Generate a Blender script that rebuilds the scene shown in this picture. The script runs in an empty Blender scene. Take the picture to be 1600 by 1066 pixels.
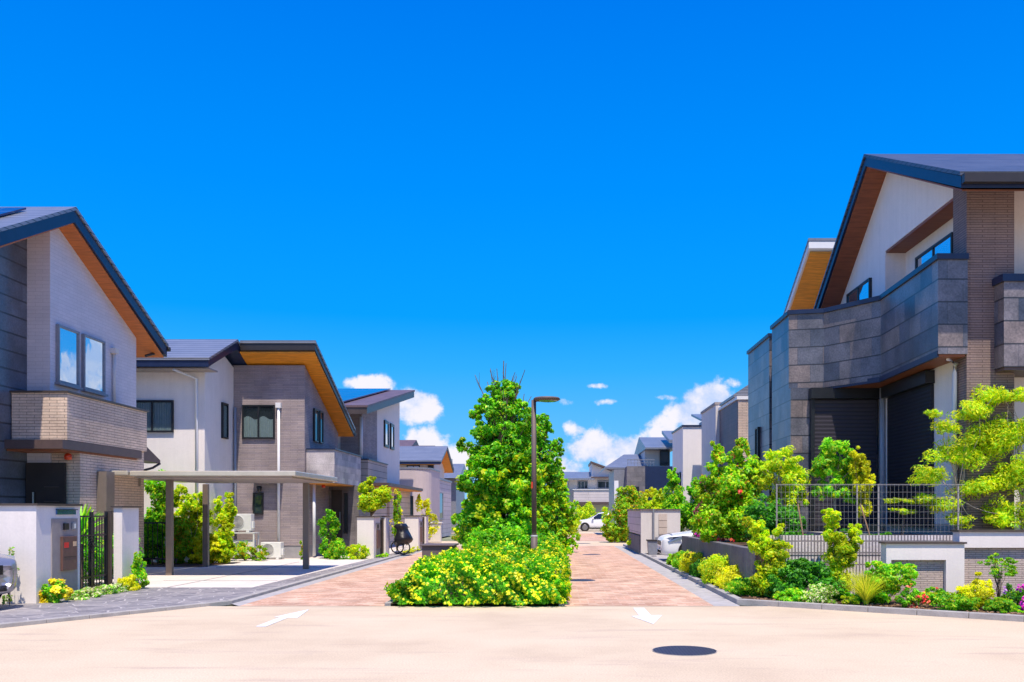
import bpy, math, random
import numpy as np
from mathutils import Vector
random.seed(7); rng = np.random.default_rng(11)
D = bpy.data; S = bpy.context.scene; C = S.collection
F, CX, HY, H = 1400.0, 870.0, 800.0, 1.5      # survey constants: focal, vanishing column, horizon row, eye height

# ------------------------------------------------------------------ camera, sky, sun, exposure
cam = D.objects.new('camera', D.cameras.new('camera')); C.objects.link(cam); S.camera = cam
cam.location = (0, 0, H); cam.rotation_euler = (math.pi/2, 0, 0)
cam.data.sensor_width = 36; cam.data.lens = 36*F/1600
cam.data.shift_x = -(CX-800)/1600; cam.data.shift_y = (HY-533)/1600
cam.data.clip_end = 3000; cam.data.clip_start = 0.1
S.view_settings.view_transform = 'Standard'; S.view_settings.look = 'None'
S.view_settings.exposure = 0.28; S.view_settings.gamma = 1
SUN = Vector((0.20, -1.0, 2.35)).normalized()

W = D.worlds.new('World'); S.world = W; W.use_nodes = True
wt = W.node_tree; wt.nodes.clear()
def N(t, kind, **kw):
    n = t.nodes.new(kind)
    for k, v in kw.items(): setattr(n, k, v)
    return n
def setin(t, sock, v):
    if hasattr(v, 'is_linked') or isinstance(v, bpy.types.NodeSocket): t.links.new(v, sock)
    else: sock.default_value = v
def M_(t, op, a, b=None, c=None, clamp=False):
    n = N(t, 'ShaderNodeMath', operation=op); n.use_clamp = clamp
    setin(t, n.inputs[0], a)
    if b is not None: setin(t, n.inputs[1], b)
    if c is not None: setin(t, n.inputs[2], c)
    return n.outputs[0]
def VM(t, op, a, b=None, out=0):
    n = N(t, 'ShaderNodeVectorMath', operation=op)
    setin(t, n.inputs[0], a)
    if b is not None: setin(t, n.inputs[1], b)
    return n.outputs[out]
def mixc(t, f, a, b, mode='MIX'):
    n = N(t, 'ShaderNodeMix', data_type='RGBA', blend_type=mode)
    setin(t, n.inputs[0], f)
    for s, v in ((n.inputs[6], a), (n.inputs[7], b)):
        if isinstance(v, tuple) and len(v) == 3: v = v+(1,)
        setin(t, s, v)
    return n.outputs[2]
def ramp(t, f, stops, interp='LINEAR'):
    n = N(t, 'ShaderNodeValToRGB'); n.color_ramp.interpolation = interp
    setin(t, n.inputs[0], f); e = n.color_ramp.elements
    while len(e) < len(stops): e.new(0.5)
    for el, (p, c) in zip(e, stops):
        el.position = p
        el.color = (c, c, c, 1) if isinstance(c, (int, float)) else tuple(c)+(1,)
    return n.outputs[0]
def sstep(t, x, a, b):
    n = N(t, 'ShaderNodeMapRange', interpolation_type='SMOOTHSTEP')
    setin(t, n.inputs[0], x); n.inputs[1].default_value = a; n.inputs[2].default_value = b
    return n.outputs[0]

def build_world():
    t = wt
    out = N(t, 'ShaderNodeOutputWorld'); bg = N(t, 'ShaderNodeBackground'); t.links.new(bg.outputs[0], out.inputs[0])
    sky = N(t, 'ShaderNodeTexSky', sky_type='NISHITA'); sky.sun_disc = False
    sky.sun_elevation = math.asin(SUN.z); sky.sun_rotation = math.atan2(SUN.x, SUN.y)
    sky.ozone_density = 3; sky.dust_density = 0.3; sky.air_density = 1
    tc = N(t, 'ShaderNodeTexCoord').outputs['Generated']
    sp = N(t, 'ShaderNodeSeparateXYZ'); t.links.new(tc, sp.inputs[0]); x, y, z = sp.outputs
    # polarised deep blue: gradient over elevation, blended over the Nishita sky
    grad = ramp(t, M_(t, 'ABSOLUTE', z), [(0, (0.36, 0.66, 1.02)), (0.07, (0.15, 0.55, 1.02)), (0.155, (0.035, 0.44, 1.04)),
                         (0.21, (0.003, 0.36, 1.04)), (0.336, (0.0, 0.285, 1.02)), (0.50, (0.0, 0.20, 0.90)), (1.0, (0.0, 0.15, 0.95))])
    nish = mixc(t, 1.0, sky.outputs[0], (0.0, 0.05, 0.10), 'MULTIPLY')
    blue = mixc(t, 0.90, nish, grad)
    # clouds live in direction space
    ys = M_(t, 'MAXIMUM', y, 0.02)
    u = M_(t, 'DIVIDE', x, ys); v = M_(t, 'DIVIDE', z, ys)
    cb = N(t, 'ShaderNodeCombineXYZ'); setin(t, cb.inputs[0], u); setin(t, cb.inputs[1], v)
    nz = N(t, 'ShaderNodeTexNoise'); t.links.new(cb.outputs[0], nz.inputs['Vector'])
    nz.inputs['Scale'].default_value = 30; nz.inputs['Detail'].default_value = 9; nz.inputs['Roughness'].default_value = 0.6
    n2 = N(t, 'ShaderNodeTexNoise'); t.links.new(cb.outputs[0], n2.inputs['Vector'])
    n2.inputs['Scale'].default_value = 9; n2.inputs['Detail'].default_value = 3
    n4 = N(t, 'ShaderNodeTexNoise'); t.links.new(cb.outputs[0], n4.inputs['Vector']); n4.inputs['Scale'].default_value = 13; n4.inputs['Detail'].default_value = 2; n4 = n4.outputs[0]
    blobs = [(640,640,62,30,1),(580,603,32,18,1),(545,598,22,12,.8),(660,690,62,28,1),(705,712,50,26,1),(600,655,40,22,.6),
             (1118,628,52,34,1.1),(1075,652,48,30,1),(1032,674,50,30,1.1),(985,694,55,26,1),(930,704,60,36,1.1),(900,672,24,16,.8),
             (1150,600,22,14,.7),(1100,690,90,40,1),(880,735,120,34,.8),(933,603,24,8,.85),(960,628,44,9,.75),(1040,622,34,7,.5),(890,628,20,8,.5),
             (1625,600,50,46,1.2),(1590,560,26,40,1.1),(1665,625,30,30,1.1),(1720,540,60,30,1),(420,640,90,40,1),(280,600,90,40,.9),(120,650,120,50,1),(1500,680,140,50,1),(1330,640,80,40,1)]
    acc = None
    for (px, py, a, b, s) in blobs:
        du = M_(t, 'MULTIPLY', M_(t, 'SUBTRACT', u, (px-CX)/F), F/a)
        dv = M_(t, 'MULTIPLY', M_(t, 'SUBTRACT', v, (HY-py)/F), F/b)
        d2 = M_(t, 'ADD', M_(t, 'MULTIPLY', du, du), M_(t, 'MULTIPLY', dv, dv))
        g = M_(t, 'MULTIPLY', M_(t, 'EXPONENT', M_(t, 'MULTIPLY', d2, -1.1)), s)
        acc = g if acc is None else M_(t, 'MAXIMUM', acc, g)
    dens = M_(t, 'ADD', acc, M_(t, 'ADD', M_(t, 'MULTIPLY', M_(t, 'SUBTRACT', nz.outputs[0], 0.5), 2.1), M_(t, 'MULTIPLY', M_(t, 'SUBTRACT', n4, 0.5), 2.0)))
    m = sstep(t, dens, 0.40, 0.86)
    m = M_(t, 'MULTIPLY', M_(t, 'MULTIPLY', m, sstep(t, acc, 0.10, 0.30)), sstep(t, y, 0.05, 0.2))
    # scattered clouds low over the rest of the horizon
    n3 = N(t, 'ShaderNodeTexNoise'); t.links.new(tc, n3.inputs['Vector']); n3.inputs['Scale'].default_value = 4; n3.inputs['Detail'].default_value = 6
    m2 = M_(t, 'MULTIPLY', sstep(t, n3.outputs[0], 0.5, 0.62), sstep(t, z, 0.5, 0.25))
    m2 = M_(t, 'MULTIPLY', m2, sstep(t, y, 0.45, 0.2))
    m = M_(t, 'MAXIMUM', m, m2)
    shade = sstep(t, M_(t, 'ADD', M_(t, 'MULTIPLY', n2.outputs[0], 1.1), M_(t, 'MULTIPLY', nz.outputs[0], 0.9)), 0.82, 1.10)
    ccol = mixc(t, shade, (0.50, 0.64, 0.95), (0.90, 0.88, 0.95))
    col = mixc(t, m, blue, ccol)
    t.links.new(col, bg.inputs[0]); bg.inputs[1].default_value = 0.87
build_world()
sl = D.lights.new('sun', 'SUN'); sl.energy = 4.9; sl.angle = math.radians(0.53); sl.color = (1, 0.89, 0.72)
so = D.objects.new('sun', sl); C.objects.link(so); so.location = SUN*60; so.rotation_euler = SUN.to_track_quat('Z', 'Y').to_euler()
S.cycles.max_bounces = 6; S.cycles.transparent_max_bounces = 12

# ------------------------------------------------------------------ materials
MATS = {}
def newmat(name):
    m = D.materials.new(name); m.use_nodes = True; t = m.node_tree; t.nodes.clear()
    o = N(t, 'ShaderNodeOutputMaterial'); p = N(t, 'ShaderNodeBsdfPrincipled'); t.links.new(p.outputs[0], o.inputs[0])
    MATS[name] = m; return m, t, p
def pos(t): return N(t, 'ShaderNodeNewGeometry').outputs['Position']
def noise(t, vec, sc, det=4, rough=0.55):
    n = N(t, 'ShaderNodeTexNoise'); t.links.new(vec, n.inputs['Vector'])
    n.inputs['Scale'].default_value = sc; n.inputs['Detail'].default_value = det; n.inputs['Roughness'].default_value = rough
    return n.outputs[0]
def bump(t, p, h, s=0.3, d=0.01):
    b = N(t, 'ShaderNodeBump'); b.inputs['Strength'].default_value = s; b.inputs['Distance'].default_value = d
    t.links.new(h, b.inputs['Height']); t.links.new(b.outputs[0], p.inputs['Normal'])
def wall_uv(t, vs=1.0):
    g = N(t, 'ShaderNodeNewGeometry')
    tan = VM(t, 'NORMALIZE', VM(t, 'CROSS_PRODUCT', (0, 0, 1), g.outputs['True Normal']))
    u = VM(t, 'DOT_PRODUCT', g.outputs['Position'], tan, out=1)
    sp = N(t, 'ShaderNodeSeparateXYZ'); t.links.new(g.outputs['Position'], sp.inputs[0])
    c = N(t, 'ShaderNodeCombineXYZ'); setin(t, c.inputs[0], u); setin(t, c.inputs[1], M_(t, 'MULTIPLY', sp.outputs[2], vs))
    return c.outputs[0]
def paint(name, col, rough=0.6, var=0.06, sc=6, metal=0, bs=0.1, spec=0.5):
    m, t, p = newmat(name); P = pos(t)
    n = noise(t, P, sc, 5); n2 = noise(t, P, sc*9, 3)
    if name in ('white', 'cream', 'pink_wall', 'retaining'):
        mp = N(t, 'ShaderNodeMapping'); mp.inputs['Scale'].default_value = (5, 5, .35); t.links.new(P, mp.inputs[0])
        n = M_(t, 'ADD', M_(t, 'MULTIPLY', n, .4), M_(t, 'MULTIPLY', noise(t, mp.outputs[0], 1.5, 6, .65), .6)); var *= 1.6
    f = M_(t, 'ADD', M_(t, 'MULTIPLY', n, 0.7), M_(t, 'MULTIPLY', n2, 0.3))
    lo = tuple(max(0, c*(1-var*2)) for c in col); hi = tuple(min(1, c*(1+var*2)) for c in col)
    t.links.new(ramp(t, f, [(0.3, lo), (0.7, hi)]), p.inputs['Base Color'])
    p.inputs['Roughness'].default_value = rough; p.inputs['Metallic'].default_value = metal
    p.inputs['Specular IOR Level'].default_value = spec
    if bs: bump(t, p, n2, bs, 0.01)
    return m
def bricks(name, c1, c2, mortar, w, h, ms=0.006, uv='wall', vs=1.0, rough=0.7, bs=0.5, offset=0.5, c3=None, stain=0.12, squash=1.0, spec=.4, rowline=0, rowoff=0):
    m, t, p = newmat(name)
    vec = wall_uv(t, vs) if uv == 'wall' else pos(t)
    if uv == 'ground_rot':
        mp = N(t, 'ShaderNodeMapping'); mp.inputs['Rotation'].default_value = (0, 0, math.pi/2); t.links.new(vec, mp.inputs[0]); vec = mp.outputs[0]
    b = N(t, 'ShaderNodeTexBrick'); t.links.new(vec, b.inputs['Vector']); b.offset = offset; b.squash = squash
    b.inputs['Scale'].default_value = 1; b.inputs['Brick Width'].default_value = w; b.inputs['Row Height'].default_value = h
    b.inputs['Mortar Size'].default_value = ms; b.inputs['Mortar Smooth'].default_value = 0.1; b.inputs['Bias'].default_value = 0
    b.inputs['Color1'].default_value = c1+(1,); b.inputs['Color2'].default_value = c2+(1,); b.inputs['Mortar'].default_value = mortar+(1,)
    col = b.outputs['Color']
    if c3:
        n = noise(t, vec, 0.9, 2); f = sstep(t, n, 0.48, 0.62)
        b2 = N(t, 'ShaderNodeTexBrick'); t.links.new(vec, b2.inputs['Vector']); b2.offset = offset
        b2.inputs['Scale'].default_value = 1; b2.inputs['Brick Width'].default_value = w; b2.inputs['Row Height'].default_value = h
        b2.inputs['Mortar Size'].default_value = ms; b2.inputs['Color1'].default_value = (0, 0, 0, 1); b2.inputs['Color2'].default_value = (1, 1, 1, 1)
        r = M_(t, 'MULTIPLY', sstep(t, b2.outputs['Color'], 0.55, 0.8), 0.8)
        inv = M_(t, 'SUBTRACT', 1.0, b.outputs['Fac'])
        col = mixc(t, M_(t, 'MULTIPLY', r, inv), col, c3)
    if rowline:
        sv = N(t, 'ShaderNodeSeparateXYZ'); t.links.new(vec, sv.inputs[0]); fr = M_(t, 'FRACT', M_(t, 'DIVIDE', sv.outputs[1], h))
        ln = M_(t, 'LESS_THAN', M_(t, 'MINIMUM', fr, M_(t, 'SUBTRACT', 1.0, fr)), rowline/h/2)
        col = mixc(t, M_(t, 'MULTIPLY', ln, .85), col, tuple(q*.18 for q in c1))
    P = pos(t)
    st = ramp(t, noise(t, P, 1.7, 6), [(0.3, 1-stain*1.6), (0.7, 1+stain)])
    col = mixc(t, 1.0, col, st, 'MULTIPLY')
    st2 = ramp(t, noise(t, P, 30, 4), [(0.3, 1-stain), (0.7, 1+stain)])
    col = mixc(t, 1.0, col, st2, 'MULTIPLY')
    t.links.new(col, p.inputs['Base Color']); p.inputs['Roughness'].default_value = rough; p.inputs['Specular IOR Level'].default_value = spec
    hgt = M_(t, 'ADD', M_(t, 'SUBTRACT', 1.0, b.outputs['Fac']), M_(t, 'MULTIPLY', noise(t, P, 25, 4), 0.4))
    bump(t, p, hgt, bs, 0.012)
    return m
def leafmat(name, cols, trans=0.5):
    m, t, p = newmat(name)
    g = N(t, 'ShaderNodeNewGeometry')
    n = len(cols)
    c = ramp(t, g.outputs['Random Per Island'], [(i/n, tuple(min(.85, q*2.05) for q in col)) for i, col in enumerate(cols)], 'CONSTANT')
    v = ramp(t, noise(t, g.outputs['Position'], 2.2, 2), [(0.35, 0.72), (0.65, 1.25)])
    c = mixc(t, 1.0, c, v, 'MULTIPLY')
    t.links.new(c, p.inputs['Base Color']); p.inputs['Roughness'].default_value = 0.45; p.inputs['Specular IOR Level'].default_value = 0.35
    tr = N(t, 'ShaderNodeBsdfTranslucent'); t.links.new(mixc(t, 1.0, c, (1.25, 1.15, 0.5), 'MULTIPLY'), tr.inputs[0])
    mx = N(t, 'ShaderNodeMixShader'); mx.inputs[0].default_value = trans
    t.links.new(p.outputs[0], mx.inputs[1]); t.links.new(tr.outputs[0], mx.inputs[2])
    o = [k for k in t.nodes if k.type == 'OUTPUT_MATERIAL'][0]; t.links.new(mx.outputs[0], o.inputs[0])
    return m

paint('white', (.80, .735, .705), .8, .03, 3)
paint('cream', (.66, .61, .58), .8, .04, 3)
paint('trim_white', (.78, .77, .78), .5, .02, 4)
paint('pink_wall', (.56, .46, .46), .8, .04, 3)
paint('navy', (.012, .022, .065), .35, .1, 5, bs=0)
paint('gutter_dark', (.03, .025, .025), .4, .1, 5, bs=0)
paint('bronze', (.10, .075, .065), .4, .08, 8, metal=.4, bs=0)
paint('brown_fascia', (.10, .065, .06), .45, .08, 8, bs=0)
paint('champagne', (.62, .55, .44), .25, .05, 4, metal=.25, bs=0)
paint('post_brown', (.22, .175, .145), .4, .06, 6, metal=.2, bs=0)
paint('pipe_white', (.75, .74, .76), .4, .02, 5, bs=0)
paint('pipe_grey', (.30, .33, .38), .4, .02, 5, bs=0)
paint('black_metal', (.012, .012, .014), .4, .1, 10, bs=0)
paint('frame_black', (.012, .014, .018), .35, .1, 10, bs=0)
paint('frame_grey', (.22, .23, .27), .35, .1, 10, bs=0)
paint('wire', (.38, .35, .34), .4, .05, 10, metal=.3, bs=0)
paint('plinth', (.30, .29, .30), .9, .08, 5)
paint('mail_brown', (.14, .07, .055), .5, .1, 12, bs=0)
paint('panel_taupe', (.34, .29, .27), .7, .06, 8)
paint('door_dark', (.028, .020, .017), .5, .15, 3, bs=0)
paint('red_sticker', (.75, .02, .02), .4, .02, 20, bs=0)
paint('cream_sticker', (.75, .5, .3), .4, .05, 20, bs=0)
paint('orange_lamp', (.6, .05, .01), .3, .05, 20, bs=0)
paint('steel_blue', (.1, .25, .5), .15, .05, 20, metal=.8, bs=0)
paint('ac_white', (.72, .72, .70), .45, .03, 10, bs=0)
paint('ac_dark', (.36, .34, .34), .5, .1, 30, bs=0)
paint('box_brown', (.13, .095, .09), .6, .05, 8)
paint('soil', (.085, .042, .024), .95, .35, 9, bs=.8)
paint('kerb', (.36, .34, .33), .85, .12, 5, bs=.3)
paint('gutter', (.40, .38, .38), .85, .12, 4, bs=.3)
paint('retaining', (.155, .145, .155), .9, .14, 2.2, bs=.4)
paint('drive', (.66, .60, .56), .85, .07, 2.0, bs=.2)
paint('terrain', (.20, .22, .13), .95, .2, .3, bs=0)
paint('bark', (.16, .115, .085), .9, .25, 20, bs=.6)
paint('bark_pale', (.38, .31, .26), .9, .15, 20, bs=.5)
paint('stake', (.42, .25, .14), .8, .15, 20)
paint('tyre', (.015, .015, .016), .8, .1, 30)
paint('rim', (.35, .35, .37), .3, .05, 10, metal=.9, bs=0)
paint('car_white', (.80, .81, .84), .22, .01, 2, bs=0)
paint('car_silver', (.42, .40, .43), .25, .01, 2, metal=.6, bs=0)
paint('car_trim', (.01, .01, .012), .4, .1, 10, bs=0)
paint('cover_cloth', (.012, .011, .016), .45, .3, 8, bs=.4)
paint('curtain', (.80, .78, .70), .9, .05, 8, bs=0)
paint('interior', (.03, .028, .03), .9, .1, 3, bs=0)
paint('shutter_black', (.010, .010, .016), .38, .1, 3, bs=0)
paint('mark_white', (.74, .75, .78), .7, .12, 12, bs=.1)
paint('flower_white', (.75, .75, .7), .6, .05, 30, bs=0)
def wood(name, col):
    m, t, p = newmat(name); P = pos(t)
    mp = N(t, 'ShaderNodeMapping'); mp.inputs['Scale'].default_value = (1, 9, 1); t.links.new(P, mp.inputs[0])
    n = noise(t, mp.outputs[0], 2.5, 5)
    sp = N(t, 'ShaderNodeSeparateXYZ'); t.links.new(P, sp.inputs[0])
    pl = M_(t, 'FRACT', M_(t, 'MULTIPLY', sp.outputs[1], 8.0)); ln = M_(t, 'LESS_THAN', pl, 0.07)
    c = ramp(t, n, [(.3, tuple(k*.75 for k in col)), (.7, tuple(k*1.2 for k in col))])
    c = mixc(t, M_(t, 'MULTIPLY', ln, .35), c, tuple(k*.4 for k in col))
    t.links.new(c, p.inputs['Base Color']); p.inputs['Roughness'].default_value = .55
wood('soffit_orange', (.78, .29, .018)); wood('soffit_brown', (.24, .075, .03)); wood('soffit_rust', (.50, .15, .035))
bricks('tile_beige', (.66, .50, .40), (.72, .57, .46), (.27, .20, .17), .30, .058, .005, c3=(.60, .47, .39), bs=.8)
bricks('tile_fine', (.60, .48, .42), (.66, .54, .48), (.32, .25, .22), .22, .036, .005, c3=(.54, .44, .39), bs=.6)
bricks('tile_grey', (.325, .265, .265), (.38, .315, .31), (.19, .155, .16), .45, .055, .0035, c3=(.27, .225, .245), bs=.6)
bricks('tile_brown', (.24, .17, .155), (.29, .21, .185), (.11, .075, .075), .45, .045, .006, c3=(.21, .155, .15), bs=.7)
bricks('white_brick', (.60, .575, .64), (.65, .615, .68), (.50, .47, .54), .30, .075, .004, bs=.3, stain=.04)
bricks('stone_dark', (.065, .075, .11), (.21, .195, .215), (.05, .05, .065), .56, .405, .003, c3=(.20, .155, .14), stain=.3, bs=.3, rough=.32, spec=.7, rowline=.028)
bricks('stone_navy', (.085, .10, .14), (.11, .125, .165), (.05, .055, .08), 1.1, .36, .003, stain=.25, bs=.3, rough=.32, spec=.8, rowline=.035)
bricks('stone_pale', (.48, .43, .44), (.62, .57, .56), (.34, .31, .32), .42, .20, .003, c3=(.34, .31, .34), stain=.2, bs=.3)
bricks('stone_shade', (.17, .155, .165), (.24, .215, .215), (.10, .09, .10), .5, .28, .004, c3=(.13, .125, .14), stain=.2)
bricks('siding', (.60, .53, .54), (.64, .57, .57), (.30, .26, .27), 6.0, .26, .010, stain=.06)
bricks('siding_tan', (.56, .46, .39), (.60, .50, .43), (.40, .32, .28), 6.0, .24, .003, stain=.08, rowline=.02)
bricks('roof', (.18, .195, .245), (.21, .225, .275), (.12, .13, .16), 1.2, .105, .003, rough=.33, spec=.7, stain=.08, bs=.4, rowline=.02)
bricks('roof_dark', (.065, .08, .115), (.085, .095, .13), (.05, .055, .08), 1.2, .105, .003, rough=.4, spec=.5, stain=.15, bs=.4, rowline=.02)
bricks('roof_plum', (.13, .085, .095), (.15, .10, .11), (.09, .06, .07), 1.2, .16, .008, rough=.5)
bricks('rib_block', (.72, .65, .64), (.78, .71, .70), (.25, .22, .23), .055, .2, .012, offset=0, bs=1.0, stain=.15)
bricks('pav_brick', (.46, .25, .165), (.72, .47, .34), (.62, .42, .32), .26, .13, .013, uv='ground', rough=.85, c3=(.66, .45, .33), stain=.18)
bricks('solar', (.010, .035, .13), (.012, .04, .15), (.10, .13, .2), 1.0, .35, .012, rough=.12, bs=0.05, offset=0, stain=.02)
def slats(name, col, pitch, depth=.6, rough=.4):
    m, t, p = newmat(name); P = pos(t); sp = N(t, 'ShaderNodeSeparateXYZ'); t.links.new(P, sp.inputs[0])
    s = M_(t, 'FRACT', M_(t, 'DIVIDE', sp.outputs[2], pitch)); h = M_(t, 'ABSOLUTE', M_(t, 'SUBTRACT', s, .5))
    t.links.new(ramp(t, h, [(0, col), (.40, tuple(k*.8 for k in col)), (.5, tuple(k*.15 for k in col))]), p.inputs['Base Color'])
    p.inputs['Roughness'].default_value = rough; bump(t, p, M_(t, 'SUBTRACT', .5, h), depth, .02)
slats('shutter_slats', (.016, .016, .024), .075); slats('shutter_slats_grey', (.045, .04, .055), .09)
def plaza():
    m, t, p = newmat('plaza_concrete'); P = pos(t)
    c = ramp(t, noise(t, P, .45, 7, .6), [(.3, (.53, .415, .295)), (.5, (.62, .50, .36)), (.72, (.67, .55, .405))])
    mp = N(t, 'ShaderNodeMapping'); mp.inputs['Scale'].default_value = (.35, 2.6, 1); mp.inputs['Rotation'].default_value = (0, 0, .35); t.links.new(P, mp.inputs[0])
    st = sstep(t, noise(t, mp.outputs[0], 1.1, 8, .65), .53, .70)
    c = mixc(t, M_(t, 'MULTIPLY', st, .5), c, (.42, .31, .26))
    c = mixc(t, 1.0, c, ramp(t, noise(t, P, 55, 3), [(.3, .82), (.7, 1.12)]), 'MULTIPLY')
    blot = sstep(t, noise(t, P, 1.4, 6, .7), .60, .78)
    c = mixc(t, M_(t, 'MULTIPLY', blot, .38), c, (.36, .28, .25))
    v = N(t, 'ShaderNodeTexVoronoi'); t.links.new(P, v.inputs['Vector']); v.inputs['Scale'].default_value = 90
    c = mixc(t, M_(t, 'MULTIPLY', sstep(t, v.outputs['Distance'], .25, .10), .4), c, (.38, .30, .29))
    t.links.new(c, p.inputs['Base Color']); p.inputs['Roughness'].default_value = .9
    bump(t, p, noise(t, P, 80, 3), .25, .004)
plaza()
def slate():
    m, t, p = newmat('slate'); P = pos(t)
    v = N(t, 'ShaderNodeTexVoronoi', feature='DISTANCE_TO_EDGE'); t.links.new(P, v.inputs['Vector']); v.inputs['Scale'].default_value = 3.2
    v2 = N(t, 'ShaderNodeTexVoronoi'); t.links.new(P, v2.inputs['Vector']); v2.inputs['Scale'].default_value = 3.2
    c = mixc(t, .5, ramp(t, N_sep(t, v2.outputs['Color']), [(.2, (.15, .14, .16)), (.6, (.25, .235, .25)), (.9, (.33, .30, .30))]), ramp(t, noise(t, P, 14, 5), [(.3, (.16, .15, .17)), (.7, (.32, .30, .31))]))
    c = mixc(t, sstep(t, v.outputs['Distance'], .035, .015), c, (.44, .41, .41))
    t.links.new(c, p.inputs['Base Color']); p.inputs['Roughness'].default_value = .7
    bump(t, p, sstep(t, v.outputs['Distance'], .0, .06), .5, .01)
def N_sep(t, c):
    s = N(t, 'ShaderNodeSeparateColor'); t.links.new(c, s.inputs[0]); return s.outputs[0]
slate()
def manhole_mat():
    m, t, p = newmat('cast_iron'); P = pos(t)
    v = N(t, 'ShaderNodeTexVoronoi'); t.links.new(P, v.inputs['Vector']); v.inputs['Scale'].default_value = 28; v.inputs['Randomness'].default_value = .15
    t.links.new(ramp(t, v.outputs['Distance'], [(.2, (.11, .09, .11)), (.6, (.035, .03, .045))]), p.inputs['Base Color'])
    p.inputs['Roughness'].default_value = .5; p.inputs['Metallic'].default_value = .5; bump(t, p, v.outputs['Distance'], -.8, .006)
manhole_mat()
def glass(name, base, metal, trans=0.0):
    m, t, p = newmat(name); p.inputs['Base Color'].default_value = base+(1,); p.inputs['Roughness'].default_value = .02
    p.inputs['Metallic'].default_value = metal; p.inputs['IOR'].default_value = 1.55
    n = noise(t, pos(t), 1.6, 2); bump(t, p, n, .04, .05)
    if trans:
        tr = N(t, 'ShaderNodeBsdfTransparent'); tr.inputs[0].default_value = (.75, .82, .85, 1)
        mx = N(t, 'ShaderNodeMixShader'); mx.inputs[0].default_value = trans
        t.links.new(p.outputs[0], mx.inputs[1]); t.links.new(tr.outputs[0], mx.inputs[2])
        o = [k for k in t.nodes if k.type == 'OUTPUT_MATERIAL'][0]; t.links.new(mx.outputs[0], o.inputs[0])
glass('glass_mirror', (.62, .72, .80), .92); glass('glass_dark', (.03, .05, .06), .25); glass('glass_clear', (.05, .07, .08), .15, .82)
glass('glass_car', (.02, .03, .05), .3); glass('lamp_lens', (.22, .28, .36), .5)
# foliage palettes (real leaf colours, picked per leaf)
leafmat('leaf_mid', [(.035, .17, .008), (.06, .26, .010), (.10, .35, .012), (.05, .22, .01), (.17, .44, .015), (.34, .52, .02), (.13, .38, .01)], .48)
leafmat('leaf_hedge', [(.05, .24, .008), (.09, .33, .010), (.15, .40, .010), (.035, .16, .008), (.07, .28, .01)])
leafmat('leaf_dark', [(.015, .09, .012), (.03, .15, .015), (.04, .19, .015), (.06, .24, .02), (.10, .30, .02)])
leafmat('leaf_lime', [(.30, .44, .008), (.40, .50, .010), (.48, .54, .012), (.20, .38, .010), (.34, .50, .01), (.14, .32, .01)], .5)
leafmat('leaf_gold', [(.52, .48, .012), (.62, .55, .015), (.40, .46, .01), (.26, .38, .01), (.66, .50, .02)])
leafmat('leaf_fresh', [(.09, .34, .012), (.16, .46, .015), (.24, .54, .02), (.06, .24, .01), (.38, .58, .02)])
leafmat('leaf_red_mix', [(.10, .30, .01), (.20, .42, .015), (.34, .48, .015), (.06, .20, .01), (.14, .34, .012), (.32, .16, .02), (.34, .42, .02), (.24, .44, .02), (.12, .32, .012), (.22, .44, .015), (.07, .22, .01), (.28, .46, .01)], .5)
leafmat('leaf_autumn', [(.40, .20, .015), (.30, .34, .015), (.13, .30, .012), (.24, .40, .015), (.34, .38, .02), (.08, .22, .01), (.12, .30, .01), (.18, .36, .01)])
leafmat('leaf_purple', [(.28, .06, .12), (.36, .10, .18), (.20, .05, .08), (.12, .18, .03)])
leafmat('leaf_grass', [(.30, .36, .03), (.42, .45, .04), (.20, .33, .02), (.50, .42, .06)])
leafmat('leaf_white', [(.10, .26, .02), (.55, .62, .30), (.70, .72, .30), (.16, .36, .02)])
leafmat('petal_yellow', [(.86, .50, .004), (.90, .60, .008), (.85, .42, .004), (.9, .66, .01)], .2)
leafmat('petal_orange', [(.88, .36, .005), (.90, .46, .01), (.85, .28, .005)], .2)
leafmat('petal_red', [(.70, .03, .02), (.75, .10, .05), (.62, .02, .03)], .2)
leafmat('petal_magenta', [(.62, .01, .26), (.72, .03, .40), (.55, .01, .30)], .2)
leafmat('petal_purple', [(.28, .12, .40), (.38, .20, .50)], .2)

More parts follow.
